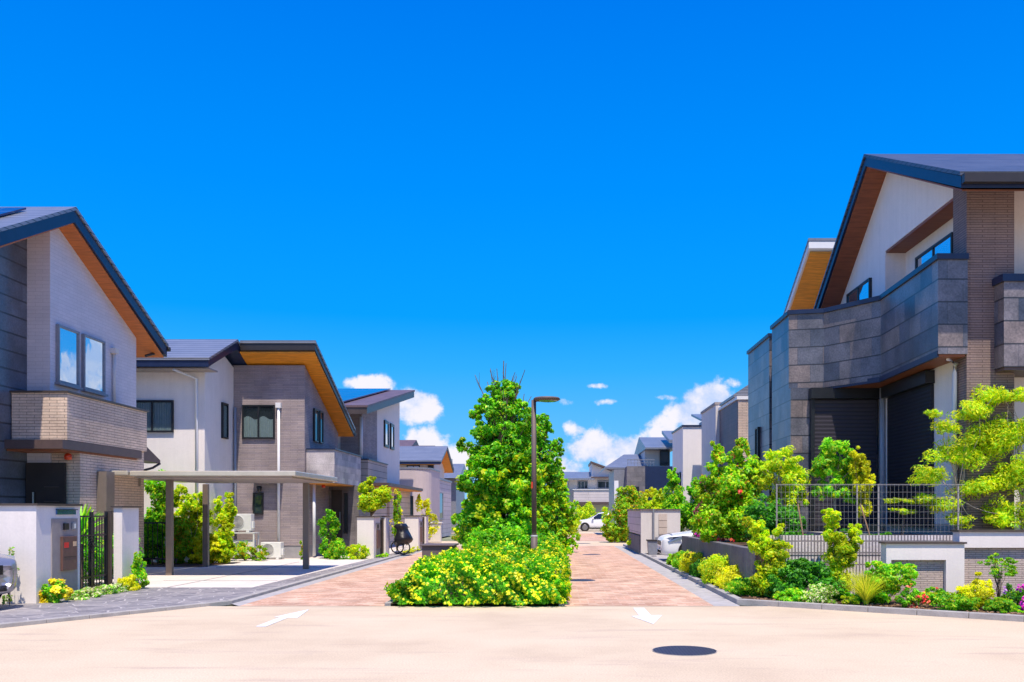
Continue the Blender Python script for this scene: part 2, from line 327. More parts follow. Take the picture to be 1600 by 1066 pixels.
# ------------------------------------------------------------------ mesh helpers
class MB:
    def __init__(s): s.v = []; s.f = []; s.m = []; s.mats = []
    def add(s, vs, fs, mat=0):
        o = len(s.v); s.v += [tuple(p) for p in vs]; s.f += [tuple(i+o for i in f) for f in fs]; s.m += [mat]*len(fs); return s
    def box(s, x0, x1, y0, y1, z0, z1, mat=0):
        x0, x1 = sorted((x0, x1)); y0, y1 = sorted((y0, y1)); z0, z1 = sorted((z0, z1))
        vs = [(x, y, z) for z in (z0, z1) for y in (y0, y1) for x in (x0, x1)]
        return s.add(vs, [(0, 2, 3, 1), (4, 5, 7, 6), (0, 1, 5, 4), (2, 6, 7, 3), (0, 4, 6, 2), (1, 3, 7, 5)], mat)
    def prism(s, poly, a, b, axis='z', mat=0):
        # polygon in the two other axes, extruded from a to b along axis
        if axis == 'z': mk = lambda p, h: (p[0], p[1], h)
        elif axis == 'x': mk = lambda p, h: (h, p[0], p[1])
        else: mk = lambda p, h: (p[0], h, p[1])
        ar = sum(poly[i][0]*poly[(i+1) % len(poly)][1]-poly[(i+1) % len(poly)][0]*poly[i][1] for i in range(len(poly)))
        if (ar < 0) != (axis == 'y'): poly = poly[::-1]
        if a > b: a, b = b, a
        n = len(poly); vs = [mk(p, a) for p in poly]+[mk(p, b) for p in poly]
        fs = [tuple(range(n))[::-1], tuple(range(n, 2*n))]+[(i, (i+1) % n, n+(i+1) % n, n+i) for i in range(n)]
        return s.add(vs, fs, mat)
    def tube(s, pts, r, n=8, mat=0, r2=None):
        pts = [Vector(p) for p in pts]; vs = []; fs = []; k = len(pts)
        for i, p in enumerate(pts):
            d = (pts[min(i+1, k-1)]-pts[max(i-1, 0)]).normalized()
            a = d.orthogonal().normalized() if abs(d.z) < .95 else Vector((1, 0, 0)); b = d.cross(a).normalized(); a = b.cross(d).normalized()
            rr = r if r2 is None else r+(r2-r)*i/(k-1)
            vs += [p+(a*math.cos(2*math.pi*j/n)+b*math.sin(2*math.pi*j/n))*rr for j in range(n)]
        for i in range(k-1):
            for j in range(n): fs.append((i*n+j, i*n+(j+1) % n, (i+1)*n+(j+1) % n, (i+1)*n+j))
        fs += [tuple(range(n))[::-1], tuple(range((k-1)*n, k*n))]
        return s.add(vs, fs, mat)
    def lathe(s, prof, c, n=24, mat=0, axis='z', sx=1, sy=1, cap=True):
        vs = []; fs = []; k = len(prof)
        for (r, h) in prof:
            for j in range(n):
                a = 2*math.pi*j/n; q = (r*math.cos(a)*sx, r*math.sin(a)*sy, h)
                if axis == 'y': q = (q[0], h, q[1])
                elif axis == 'x': q = (h, q[0], q[1])
                vs.append((c[0]+q[0], c[1]+q[1], c[2]+q[2]))
        for i in range(k-1):
            for j in range(n): fs.append((i*n+j, i*n+(j+1) % n, (i+1)*n+(j+1) % n, (i+1)*n+j))
        if cap: fs += [tuple(range(n))[::-1], tuple(range((k-1)*n, k*n))]
        return s.add(vs, fs, mat)
    def build(s, name, mats, parent=None, smooth=False, bevel=0, kind=None, label=None):
        if isinstance(mats, str): mats = [mats]
        off = origin(parent) if parent else (0, 0, 0)
        me = D.meshes.new(name); me.from_pydata([(p[0]-off[0], p[1]-off[1], p[2]-off[2]) for p in s.v], [], s.f)
        for m in mats: me.materials.append(MATS[m])
        if len(mats) > 1: me.polygons.foreach_set('material_index', s.m)
        if smooth: me.polygons.foreach_set('use_smooth', [True]*len(me.polygons))
        o = D.objects.new(name, me); C.objects.link(o)
        if parent: o.parent = parent
        if bevel:
            b = o.modifiers.new('bevel', 'BEVEL'); b.width = bevel; b.segments = 2; b.limit_method = 'ANGLE'
        if kind: o['kind'] = kind
        if label: o['label'] = label
        return o
ORI = {}
def origin(o):
    while o.parent: o = o.parent
    return tuple(o.location)
def thing(name, label, cat, loc, group=None):
    o = D.objects.new(name, None); C.objects.link(o); o.location = loc; o.empty_display_size = .3
    o['label'] = label; o['category'] = cat
    if group: o['group'] = group
    return o
def tag(o, label, cat, group=None):
    o['label'] = label; o['category'] = cat
    if group: o['group'] = group
    return o
def structure(mb, name, mat): return mb.build(name, mat, kind='structure')
def box(parent, name, mat, *a, bevel=0, label=None): return MB().box(*a).build(name, mat, parent, bevel=bevel, label=label)
def fmap(face, c):
    if face == '-y': return lambda u, v, n: (u, c-n, v)
    if face == '+x': return lambda u, v, n: (c+n, u, v)
    if face == '-x': return lambda u, v, n: (c-n, u, v)
def fbox(mb, fm, u0, u1, v0, v1, n0, n1, mat=0):
    a = fm(u0, v0, n0); b = fm(u1, v1, n1); mb.box(a[0], b[0], a[1], b[1], a[2], b[2], mat)
def window(par, face, c, u0, u1, z0, z1, cols=1, rows=1, gl='glass_dark', frame='frame_black', curtain=False, fw=.05, sill=False):
    if u0 > u1: u0, u1 = u1, u0
    fm = fmap(face, c); f = MB(); d = .07
    for a, b, e, g in ((u0, u1, z0, z0+fw), (u0, u1, z1-fw, z1), (u0, u0+fw, z0+fw, z1-fw), (u1-fw, u1, z0+fw, z1-fw)): fbox(f, fm, a, b, e, g, -.02, d)
    for k in range(1, cols):
        q = u0+(u1-u0)*k/cols; fbox(f, fm, q-fw*.5, q+fw*.5, z0+fw, z1-fw, .012, d-.006)
    for k in range(1, rows):
        q = z0+(z1-z0)*k/rows; fbox(f, fm, u0+fw, u1-fw, q-fw*.4, q+fw*.4, .012, d-.012)
    w = f.build('window', frame, par, bevel=.004)
    g = MB(); fbox(g, fm, u0+fw*.8, u1-fw*.8, z0+fw*.8, z1-fw*.8, .036, .042); g.build('pane', gl, w)
    if curtain:
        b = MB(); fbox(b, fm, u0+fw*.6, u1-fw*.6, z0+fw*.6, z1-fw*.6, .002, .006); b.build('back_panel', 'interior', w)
        cm = MB(); n = 60; vs = []; fs = []
        for i in range(n+1):
            u = u0+fw+(u1-u0-2*fw)*i/n; q = .018+.008*math.sin(i*1.7)+.003*math.sin(i*.6)
            top = z0+(z1-z0)*(.93 if curtain == 'full' else .62+.05*math.sin(i*.2)); vs += [fm(u, z0+fw, q), fm(u, top, q)]
        for i in range(n): fs.append((2*i, 2*i+2, 2*i+3, 2*i+1))
        cm.add(vs, fs).build('curtain', 'curtain', w)
    if sill:
        s_ = MB(); fbox(s_, fm, u0-.04, u1+.04, z0-.05, z0-.004, 0, .11); s_.build('sill', frame, w)
    return w
def pipe(par, pts, r=.04, mat='pipe_white', name='downpipe'): return MB().tube(pts, r, 10).build(name, mat, par, smooth=True)

# ------------------------------------------------------------------ foliage
def leaves_mesh(name, P, Nn, size, mat, parent, aspect=.55, jitter=.9, fold=True):
    """P: points (n,3); Nn: preferred normals (n,3)."""
    n = len(P); nr = Nn+rng.normal(0, jitter, (n, 3)); nr /= np.linalg.norm(nr, axis=1)[:, None]+1e-9
    a = np.cross(nr, rng.normal(0, 1, (n, 3))); a /= np.linalg.norm(a, axis=1)[:, None]+1e-9; b = np.cross(nr, a)
    sz = size*rng.uniform(.6, 1.35, n)[:, None]
    off = np.array(origin(parent)) if parent else np.zeros(3)
    V = np.empty((n, 4, 3)); dr = nr*sz*.12
    V[:, 0] = P-a*sz*.5; V[:, 1] = P+b*sz*aspect*.5+dr; V[:, 2] = P+a*sz*.55-dr; V[:, 3] = P-b*sz*aspect*.5+dr
    V = V.reshape(-1, 3)-off
    me = D.meshes.new(name); me.vertices.add(4*n); me.vertices.foreach_set('co', V.ravel().astype(np.float32))
    me.loops.add(4*n); me.loops.foreach_set('vertex_index', np.arange(4*n, dtype=np.int32))
    me.polygons.add(n); me.polygons.foreach_set('loop_start', np.arange(0, 4*n, 4, dtype=np.int32))
    me.update(calc_edges=True); me.materials.append(MATS[mat])
    o = D.objects.new(name, me); C.objects.link(o)
    if parent: o.parent = parent
    return o
def crown_points(blobs, n, clump=.28, clumps=None, shell=.55):
    vol = np.array([b[3]*b[4]*b[5] for b in blobs])**.67; w = vol/vol.sum(); P = []; Q = []
    for b, ww in zip(blobs, w):
        m = int(n*ww)+1; c = np.array(b[:3]); r = np.array(b[3:6])
        k = clumps or max(6, int(m/60)); dv = rng.normal(0, 1, (k, 3)); dv /= np.linalg.norm(dv, axis=1)[:, None]
        rad = rng.uniform(shell, 1.0, k)[:, None]; cc = dv*rad; rs = rng.uniform(.6, 1.3, k)
        idx = rng.integers(0, k, m); g = rng.normal(0, 1, (m, 3)); g /= np.linalg.norm(g, axis=1)[:, None]
        loc = cc[idx]+g*(clump*rs[idx]*rng.uniform(.2, 1, m)**.5)[:, None]
        P.append(c+loc*r); out = g*.55+dv[idx]*.5+np.array((0, -.12, .8)); Q.append(out)
    return np.vstack(P), np.vstack(Q)
def branches(mb, base, targets, r0, seg=5):
    base = Vector(base)
    for t_ in targets:
        t_ = Vector(t_); pts = []
        for i in range(seg+1):
            f = i/seg; p = base.lerp(t_, f)
            p.z += (t_.z-base.z)*.18*math.sin(math.pi*f)
            if 0 < i < seg: p += Vector((random.uniform(-1, 1), random.uniform(-1, 1), 0))*(t_-base).length*.05
            pts.append(p)
        mb.tube(pts, r0, 6, r2=r0*.25)
def plant(name, label, cat, x, y, z, blobs, n, leaf, mat, flowers=None, trunk=None, stems=6, group=None, aspect=.55, clump=.28, shell=.55, bark='bark', jitter=.9, fol='foliage', clumps=None):
    """blobs relative to the base. trunk=(height, radius) or None for a stemmed shrub. flowers=(mat, n, size)."""
    r = thing(name, label, cat, (x, y, z), group)
    n = int(n*1.75); leaf *= .82; k_ = 1.0 if trunk else 1.1; bl = [(b[0]+x, b[1]+y, b[2]+z, b[3]*k_, b[4]*k_, b[5]*k_) for b in blobs]
    P, Q = crown_points(bl, n, clump, clumps, shell)
    P[:, 2] = np.maximum(P[:, 2], z+.015)
    leaves_mesh('crown' if trunk else fol, P, Q, leaf, mat, r, aspect, jitter)
    mb = MB(); tg = [(b[0]+b[3]*random.uniform(-.6, .6), b[1]+b[4]*random.uniform(-.6, .6), b[2]+b[5]*random.uniform(-.2, .7)) for b in bl for _ in range(max(1, stems//len(bl)))]
    if trunk:
        h, tr = trunk; top = (x+random.uniform(-.04, .04), y, z+h)
        mb.tube([(x, y, z-.05), (x+.01, y+.01, z+h*.5), top], tr, 8, r2=tr*.7); branches(mb, top, tg, tr*.5); mb.build('trunk', bark, r, smooth=True)
    elif stems:
        branches(mb, (x, y, z), tg, max(.006, leaf*.10)); mb.build('stem', bark, r, smooth=True)
    if flowers:
        fm_, fn, fs = flowers; P, Q = crown_points(bl, fn*3, clump, None, .9)
        cen = np.array([b[:3] for b in bl]).mean(0)
        sel = (Q[:, 2] > -.1) & ((P[:, 1] < cen[1]+.1) | (P[:, 2] > cen[2]))
        P = P[sel]; Q = Q[sel]; pm = rng.permutation(len(P))[:fn]; P = P[pm]; Q = Q[pm]; Q[:, 1] -= .6; P = P+Q*(leaf*.25)
        # five petals a flower
        PP = np.repeat(P, 5, 0)+rng.normal(0, fs*.28, (len(P)*5, 3)); QQ = np.repeat(Q, 5, 0)
        leaves_mesh('flowers', PP, QQ, fs, fm_, r, .8, .35)
    return r

# ================================================================== THE GROUND
g = MB(); g.add([(-1500, -1500, -.03), (1500, -1500, -.03), (1500, 1500, -.03), (-1500, 1500, -.03)], [(0, 1, 2, 3)]); structure(g, 'ground', 'terrain')
def sheet(name, poly, z, mat): return structure(MB().add([(p[0], p[1], z) for p in poly], [tuple(range(len(poly)))]), name, mat)
sheet('plaza', [(-40, -30), (40, -30), (40, 14.25), (-40, 14.25)], 0, 'plaza_concrete')
sheet('brick_street', [(-5.05, 14.25), (-2.75, 14.25), (-2.75, 39.5), (-5.05, 39.5)], .004, 'pav_brick')
sheet('brick_street', [(.13, 14.25), (2.5, 14.25), (2.5, 39.5), (.13, 39.5)], .004, 'pav_brick')
sheet('concrete_crossing', [(-12, 39.5), (14, 39.5), (14, 46), (-12, 46)], 0, 'plaza_concrete')
sheet('brick_street', [(-5.05, 46), (3.2, 46), (3.2, 62), (-5.05, 62)], .004, 'pav_brick')
sheet('far_road', [(-40, 62), (60, 62), (60, 78), (-40, 78)], 0, 'plaza_concrete')
sheet('gutter_strip', [(2.5, 14.25), (2.92, 14.25), (2.92, 39.5), (2.5, 39.5)], .002, 'gutter')
sheet('gutter_strip', [(-5.30, 14.6), (-5.05, 14.25), (-5.05, 39.5), (-5.30, 39.5)], .002, 'gutter')
sheet('median_ground', [(-2.75, 14.3), (.13, 14.3), (.13, 39.5), (-2.75, 39.5)], .03, 'soil')
def kerb(path, w=.12, h=.07, side=1, mat='kerb'):
    m = MB(); acc = 0
    for (a, b) in zip(path[:-1], path[1:]):
        a = Vector((*a, 0)); b = Vector((*b, 0)); d = (b-a); L = d.length; d.normalize(); n = Vector((-d.y, d.x, 0))*side; k = max(1, int(L/.6))
        for i in range(k):
            p = a+d*(L*i/k+.003); q = a+d*(L*(i+1)/k-.003)
            m.prism([(p.x, p.y), (q.x, q.y), (q.x+n.x*w, q.y+n.y*w), (p.x+n.x*w, p.y+n.y*w)], -.02, h)
    return m.build('kerb', mat, kind='structure', bevel=.008)
kerb([(-5.30, 39.5), (-5.30, 14.62), (-7.17, 11.54), (-12.5, 3.0)], .12, .055, -1)
kerb([(2.92, 39.5), (2.92, 14.55), (6.36, 12.2), (9.5, 11.2), (14, 11.0)], .12, .085, 1)
kerb([(.13, 14.3), (.13, 39.5)], .10, .05, 1); kerb([(-2.75, 14.3), (-2.75, 39.5)], .10, .05, -1)
# left side: slate forecourt, drive, garden
sheet('slate_path', [(-5.42, 14.66), (-7.27, 11.6), (-12.6, 3.06), (-20, 3.06), (-20, 17.2), (-5.85, 17.2), (-5.75, 26), (-5.75, 39.5), (-5.42, 39.5)], .05, 'slate')
sheet('driveway', [(-13, 17.2), (-5.86, 17.2), (-5.76, 26), (-13, 26)], .046, 'drive')
m = MB()
for (a, b, c, d) in ((-8.3, -5.9, 18.9, 18.93), (-8.9, -5.85, 20.9, 20.93), (-7.5, -7.47, 17.25, 26), (-8.9, -5.85, 23.4, 23.43)): m.box(a, b, c, d, .0462, .052)
m.build('paving_joints', 'kerb', kind='structure')
sheet('garden_bed', [(-20, 26), (-5.76, 26), (-5.76, 39.5), (-20, 39.5)], .045, 'drive')
sheet('garden_bed', [(-13, 23.6), (-9.4, 23.6), (-9.0, 25.6), (-13, 25.6)], .06, 'soil')
# right side: planting strip, drive gap, raised garden
sheet('planting_bed', [(3.04, 14.62), (6.42, 12.31), (9.5, 11.32), (14, 11.1), (14, 16), (3.4, 16), (3.4, 24.2), (3.04, 24.2)], .06, 'soil')
sheet('driveway', [(3.04, 24.2), (12, 24.2), (12, 31.5), (3.04, 31.5)], .008, 'gutter')
sheet('garden_bed', [(3.04, 31.5), (14, 31.5), (14, 39.5), (3.04, 39.5)], .058, 'soil')
g = MB().prism([(3.5, 15.47), (3.5, 24.1), (13, 24.1), (13, 15.47)], .0, .84); structure(g, 'raised_garden_ground', 'soil')

# road paint and manhole covers
def flat_thing(name, poly, z, mat, label, cat, group=None):
    cx = sum(p[0] for p in poly)/len(poly); cy = sum(p[1] for p in poly)/len(poly)
    o = MB().prism([(p[0]-cx, p[1]-cy) for p in poly], 0, .003).build(name, mat); o.location = (cx, cy, z); return tag(o, label, cat, group)
flat_thing('road_arrow', [(-3.93, 11.7), (-3.80, 11.7), (-3.80, 12.66), (-3.66, 12.64), (-3.80, 13.75), (-4.02, 12.74), (-3.93, 12.72)], .003, 'mark_white', 'white painted arrow on the left of the pink pavement, pointing up the street', 'road arrow')
flat_thing('road_arrow', [(1.19, 13.95), (1.36, 13.95), (1.36, 12.95), (1.53, 12.98), (1.29, 11.95), (1.07, 12.85), (1.19, 12.9)], .003, 'mark_white', 'white painted arrow on the right of the pink pavement, pointing towards the viewer', 'road arrow')
def manhole(x, y, r, label):
    t = thing('manhole_cover', label, 'manhole', (x, y, .004), 'manhole covers in the pavement')
    MB().lathe([(r*.965, -.01), (r*.965, .004), (0.001, .005)], (x, y, .004), 40).build('lid', 'cast_iron', t)
    m = MB(); vs = []; n = 40
    m.lathe([(r*.985, -.01), (r, -.01), (r, .003), (r*.985, .003), (r*.985, -.01)], (x, y, .004), 40, cap=False).build('rim', 'gutter', t)
manhole(1.376, 9.66, .35, 'round dark iron manhole cover in the pink concrete nearest the viewer')
manhole(.50, 19.6, .35, 'dark manhole cover in the brick lane beside the flowering hedge')
manhole(1.22, 31.4, .33, 'small dark manhole cover in the middle of the brick lane, halfway up')
manhole(1.25, 42.5, .36, 'thin looking manhole cover in the pale concrete crossing')
manhole(.45, 49.5, .40, 'farthest manhole cover, in the bricks beyond the pale crossing')

# ================================================================== HOUSE ONE (left foreground)
def gable_roof(par, x0, x1, ye, ze, yr, zr, yb, zb, th, mat='roof', edge='navy', soff='soffit_brown'):
    """top skin with courses, edge board all round, soffit below."""
    r = MB().prism([(ye, ze), (yr, zr), (yb, zb), (yb, zb-.07), (yr, zr-.07), (ye, ze-.07)], x0, x1, 'x').build('roof', mat, par)
    e = .03
    MB().prism([(ye+e, ze-.071), (yr, zr-.071), (yb-e, zb-.071), (yb-e, zb-th), (yr, zr-th), (ye+e, ze-th)], x0+e, x1-e, 'x').build('fascia', edge, r)
    MB().prism([(ye+.10, ze-th-.002), (yr, zr-th-.002), (yb-.10, zb-th-.002), (yb-.10, zb-th-.03), (yr, zr-th-.03), (ye+.10, ze-th-.03)], x0+.08, x1-.08, 'x').build('soffit', soff, r)
    return r
h1 = thing('house', 'pale house at the left edge with twin sky-reflecting windows and beige tiled balcony', 'house', (-12, 20, 0))
XW = -10.35
def zr1(y): return 7.48-.46*abs(y-18.5) if y > 18.5 else 7.48-.49*(18.5-y)
MB().prism([(18.3, 0.05), (18.3, zr1(18.3)), (18.5, 7.48), (22.05, zr1(22.05)), (22.05, 0.05)], -16, XW, 'x').build('wall', 'white_brick', h1)
MB().prism([(15.0, 0.05), (15.0, zr1(15.0)), (18.5, 7.46), (19.0, 7.2), (19.0, 0.05)], -16.01, -10.82, 'x').build('stone_wall', 'stone_navy', h1)
r = gable_roof(h1, -16.5, -9.92, 14.3, 7.8-.49*4.2, 18.5, 7.8, 22.9, 7.8-.46*4.4, .32, soff='soffit_rust')
sp_ = MB()
sp_.prism([(14.8, 6.02), (17.9, 7.54), (17.9, 7.58), (14.8, 6.06)], -16.3, -10.6, 'x').build('solar_panel', 'solar', r)
MB().tube([(-16.5, 22.93, 5.66), (-9.9, 22.93, 5.66)], .06, 8).build('gutter', 'gutter_dark', r)
pipe(h1, [(-10.1, 22.9, 5.6), (-10.28, 22.4, 5.4)], .035, 'gutter_dark')
window(h1, '+x', XW, 18.50, 19.32, 4.18, 5.38, gl='glass_mirror', frame='frame_grey', sill=True)
window(h1, '+x', XW, 19.50, 20.42, 4.18, 5.38, gl='glass_mirror', frame='frame_grey', sill=True)
pipe(h1, [(XW+.05, 20.85, 5.2), (XW+.05, 20.85, 3.9)], .035, 'cream')
MB().box(-10.40, -10.22, 20.75, 20.92, 5.18, 5.30).build('vent', 'cream', h1)
b = box(h1, 'balcony', 'tile_beige', -10.80, -9.70, 17.75, 21.2, 2.93, 3.86)
box(b, 'cap', 'bronze', -10.82, -9.66, 17.71, 21.24, 3.862, 3.90)
bk = box(h1, 'canopy', 'brown_fascia', -13.5, -9.68, 17.55, 20.9, 2.74, 2.92)
MB().box(-13.4, -9.75, 17.62, 20.8, 2.70, 2.738).build('soffit', 'soffit_brown', bk)
MB().box(-9.98, -9.76, 18.35, 21.18, .45, 2.93).box(-10.34, -9.981, 18.35, 18.6, .45, 2.72).build('tiled_wall', 'tile_beige', h1)
MB().box(-10.0, -9.78, 18.4, 21.16, .05, .449).build('plinth', 'plinth', h1)
d = box(h1, 'door', 'door_dark', -10.80, -10.0, 18.22, 18.27, .1, 2.5)
MB().tube([(-10.62, 18.17, .9), (-10.62, 18.17, 1.9)], .02).build('handle', 'rim', d)
for k in range(6): MB().box(-10.42, -10.12, 18.20, 18.218, .5+k*.3, .52+k*.3).build('inlay', 'bronze', d)
MB().lathe([(.001, 0), (.07, .01), (.075, .08), (.05, .13), (.001, .14)], (-9.9, 18.15, 2.55), 12).build('alarm_lamp', 'orange_lamp', h1, smooth=True)
MB().box(-9.75, -9.55, 19.0, 19.35, .4, 2.36).build('pillar', 'post_brown', h1)
MB().prism([(21.7, 2.75), (22.6, 2.72), (22.6, 2.80), (21.7, 3.15)], -10.34, -10.0, 'x').build('lean_to_roof', 'brown_fascia', h1)
pipe(h1, [(-10.02, 22.62, 2.72), (-10.1, 22.4, 2.6), (-10.28, 22.1, 2.5)], .03, 'gutter_dark')
# entrance wall of house one
gw = thing('garden_wall', 'white entrance wall with brown mailbox and red sticker beside the iron gate', 'garden wall', (-8.4, 14.8, 0))
MB().box(-16, -8.25, 14.2, 14.42, 0.05, 1.60).box(-8.47, -8.25, 14.421, 15.5, 0.05, 1.60).build('wall', 'white', gw)
MB().box(-16, -8.21, 14.16, 14.46, 1.602, 1.635).box(-8.51, -8.21, 14.461, 15.54, 1.602, 1.635).build('cap', 'bronze', gw)
pn = box(gw, 'mailbox_panel', 'panel_taupe', -8.249, -8.235, 14.62, 15.40, .06, 1.39)
mbx = box(pn, 'mailbox', 'mail_brown', -8.234, -8.19, 14.86, 15.30, .52, 1.09, bevel=.006)
box(mbx, 'sticker', 'red_sticker', -8.19, -8.188, 14.90, 15.04, .90, .99); box(mbx, 'sticker', 'cream_sticker', -8.19, -8.188, 15.17, 15.28, .92, 1.0)
box(mbx, 'slot', 'black_metal', -8.19, -8.186, 14.9, 15.27, .74, .75)
box(pn, 'intercom', 'black_metal', -8.234, -8.20, 14.94, 15.07, 1.20, 1.31, bevel=.004)
ic = box(pn, 'intercom', 'frame_grey', -8.234, -8.205, 15.20, 15.31, 1.20, 1.32, bevel=.004); box(ic, 'speaker_plate', 'ac_white', -8.205, -8.203, 15.24, 15.29, 1.22, 1.30)
npb = box(gw, 'nameplate', 'steel_blue', -8.249, -8.225, 14.75, 15.33, 1.455, 1.53); box(npb, 'shade', 'black_metal', -8.249, -8.19, 14.75, 15.33, 1.531, 1.545)
gp = thing('gate_pillar', 'white gate pillar with dark cap right of the iron gate', 'pillar', (-8.2, 17, 0))
MB().box(-8.26, -8.10, 16.7, 17.36, .05, 1.58).build('post', 'white', gp); MB().box(-8.30, -8.06, 16.66, 17.40, 1.582, 1.61).build('cap', 'bronze', gp)
def iron_gate():
    gt = thing('iron_gate', 'black wrought iron garden gate with vertical bars between white walls', 'gate', (-8.35, 16, 0))
    fr = MB(); y0, y1 = 15.53, 16.62
    for y in (y0, (y0+y1)/2-.02, (y0+y1)/2+.02, y1): fr.box(-8.37, -8.33, y-.018, y+.018, .12, 1.50)
    for z in (.16, .34, 1.08, 1.42): fr.box(-8.365, -8.335, y0+.018, y1-.018, z-.015, z+.015)
    fr.build('frame', 'black_metal', gt)
    for k in range(11):
        y = y0+.08+k*(y1-y0-.16)/10
        MB().box(-8.357, -8.343, y-.007, y+.007, .12, 1.40).build('bar', 'black_metal', gt)
    ym = (y0+y1)/2; sc = MB()
    for j in range(8):
        a0 = j*math.pi/4; pts = [(-8.33, ym+math.cos(a0+t_*1.6)*(.03+.13*t_), .92+math.sin(a0+t_*1.6)*(.03+.13*t_)) for t_ in (0, .25, .5, .75, 1)]
        sc.tube(pts, .009, 6)
    sc.lathe([(.001, -.02), (.035, -.02), (.035, .02), (.001, .02)], (-8.33, ym, .92), 12, axis='x'); sc.build('scroll', 'black_metal', gt)
    MB().box(-8.40, -8.28, 16.63, 16.70, .06, 1.52).build('post', 'bronze', gt)
iron_gate()
# side canopy of the first plot and the carport between the houses
cp = thing('carport', 'champagne metal carport with flat roof on brown posts between the two left houses', 'carport', (-7.6, 21.5, .05))
MB().box(-9.35, -5.72, 19.6, 23.4, 2.28, 2.40).build('roof', 'champagne', cp, bevel=.02)
MB().box(-9.25, -5.82, 19.7, 23.3, 2.245, 2.278).build('soffit', 'panel_taupe', cp)
for (x, y) in ((-8.9, 20.6), (-9.3, 23.75), (-6.38, 22.8)): MB().box(x-.07, x+.07, y-.06, y+.06, .05, 2.235).build('post', 'post_brown', cp, bevel=.008)
pc = thing('porch_canopy', 'small flat metal canopy at the side of the left foreground house', 'canopy', (-9.8, 20, .05))
MB().box(-10.32, -9.37, 19.55, 24.6, 2.30, 2.40).build('roof', 'champagne', pc, bevel=.015)
MB().box(-10.3, -9.75, 20.9, 21.0, 2.1, 2.298).build('bracket', 'post_brown', pc)
rf = thing('railing', 'black garden railing behind the carport, left of the hedge', 'railing', (-9.8, 24.4, 0))
m = MB(); m.box(-12.2, -10.45, 24.38, 24.42, 1.18, 1.22).box(-12.2, -10.45, 24.38, 24.42, .2, .24); m.box(-10.49, -10.45, 24.385, 24.415, .24, 1.18).box(-12.2, -12.16, 24.385, 24.415, .24, 1.18); m.build('rail', 'black_metal', rf)
for k in range(14): MB().box(-12.18+k*.13, -12.165+k*.13, 24.39, 24.41, .05, 1.18).build('bar', 'black_metal', rf)

# ================================================================== HOUSE TWO
h2 = thing('house', 'grey tiled house behind the carport with orange wood soffit and a white front wing', 'house', (-10, 30, 0))
MB().prism([(25.7, .06), (25.7, 5.56), (27.2, 6.25), (29.5, 5.55), (29.5, .06)], -16, -10.1, 'x').build('white_wing', 'white', h2)
MB().prism([(28, .45), (28, 6.08), (32.3, 6.08-.405*4.3), (32.3, .45)], -10.11, -7.88, 'x').build('tiled_wall', 'tile_grey', h2)
MB().box(-10.1, -7.90, 28.02, 32.2, .05, .449).build('plinth', 'plinth', h2)
r = MB().prism([(24.95, 5.80), (27.2, 6.74), (33.0, 6.74-.405*5.8), (33.0, 6.67-.405*5.8), (27.2, 6.67), (24.95, 5.73)], -16.5, -9.68, 'x').build('roof', 'roof', h2)
MB().prism([(24.98, 5.729), (27.2, 6.669), (32.9, 6.669-.405*5.7), (32.9, 6.50-.405*5.7), (27.2, 6.44), (24.98, 5.55)], -16.4, -9.71, 'x').build('fascia', 'navy', r)
MB().box(-16.4, -9.72, 25.1, 25.69, 5.50, 5.54).build('soffit', 'panel_taupe', r)
r2 = MB().prism([(27.36, 6.74), (32.8, 6.74-.405*5.44), (32.8, 6.66-.405*5.44), (27.36, 6.66)], -9.679, -7.36, 'x').build('roof', 'roof', h2)
MB().prism([(27.39, 6.659), (32.77, 6.659-.405*5.38), (32.77, 6.45-.405*5.38), (27.39, 6.45)], -9.67, -7.39, 'x').build('fascia', 'gutter_dark', r2)
MB().prism([(27.46, 6.41), (32.7, 6.41-.405*5.24), (32.7, 6.37-.405*5.24), (27.46, 6.37)], -10.0, -7.42, 'x').build('soffit', 'soffit_orange', r2)
MB().box(-9.6, -7.37, 32.78, 32.9, 4.30, 4.40).build('gutter', 'gutter_dark', r2)
window(h2, '-y', 28, -9.82, -8.80, 3.78, 4.84, cols=2, gl='glass_clear', curtain='half')
window(h2, '-y', 28, -9.48, -9.16, 1.42, 2.10, gl='glass_dark')
window(h2, '-y', 25.7, -12.2, -10.98, 3.78, 4.70, cols=2, gl='glass_clear', curtain='full')
window(h2, '+x', -10.1, 26.95, 27.4, 3.72, 4.80, cols=1, gl='glass_clear', curtain='full')
window(h2, '+x', -7.88, 28.95, 29.45, 3.78, 4.85); window(h2, '+x', -7.88, 29.62, 30.05, 3.78, 4.85)
pipe(h2, [(-8.67, 27.93, 4.80), (-8.67, 27.93, .5)], .045); MB().box(-8.75, -8.59, 27.86, 27.99, 4.74, 4.90).build('vent', 'pipe_white', h2)
pipe(h2, [(-10.75, 25.1, 5.5), (-10.3, 25.6, 5.3), (-10.3, 25.62, .3)], .04); pipe(h2, [(-10.02, 27.92, 4.75), (-10.02, 27.92, .3)], .04, 'pipe_grey')
hp = MB().prism([(27.62, 2.44), (27.98, 2.44), (27.98, 2.60), (27.62, 2.52)], -9.45, -8.55, 'x').build('window_hood', 'bronze', h2)
wl = MB().lathe([(.001, 0), (.06, .02), (.09, .16), (.06, .18), (.001, .19)], (-9.25, 27.85, 2.12), 12).build('wall_lamp', 'black_metal', h2, smooth=True)
b = box(h2, 'balcony', 'stone_pale', -7.88, -7.0, 28.2, 32.0, 2.42, 3.46); box(b, 'cap', 'navy', -7.9, -6.96, 28.16, 32.04, 3.462, 3.50)
box(b, 'soffit', 'soffit_orange', -7.86, -7.04, 28.24, 31.96, 2.38, 2.418)
MB().box(-7.88, -6.85, 31.0, 33, .05, 2.41).build('entrance_wall', 'stone_shade', h2)
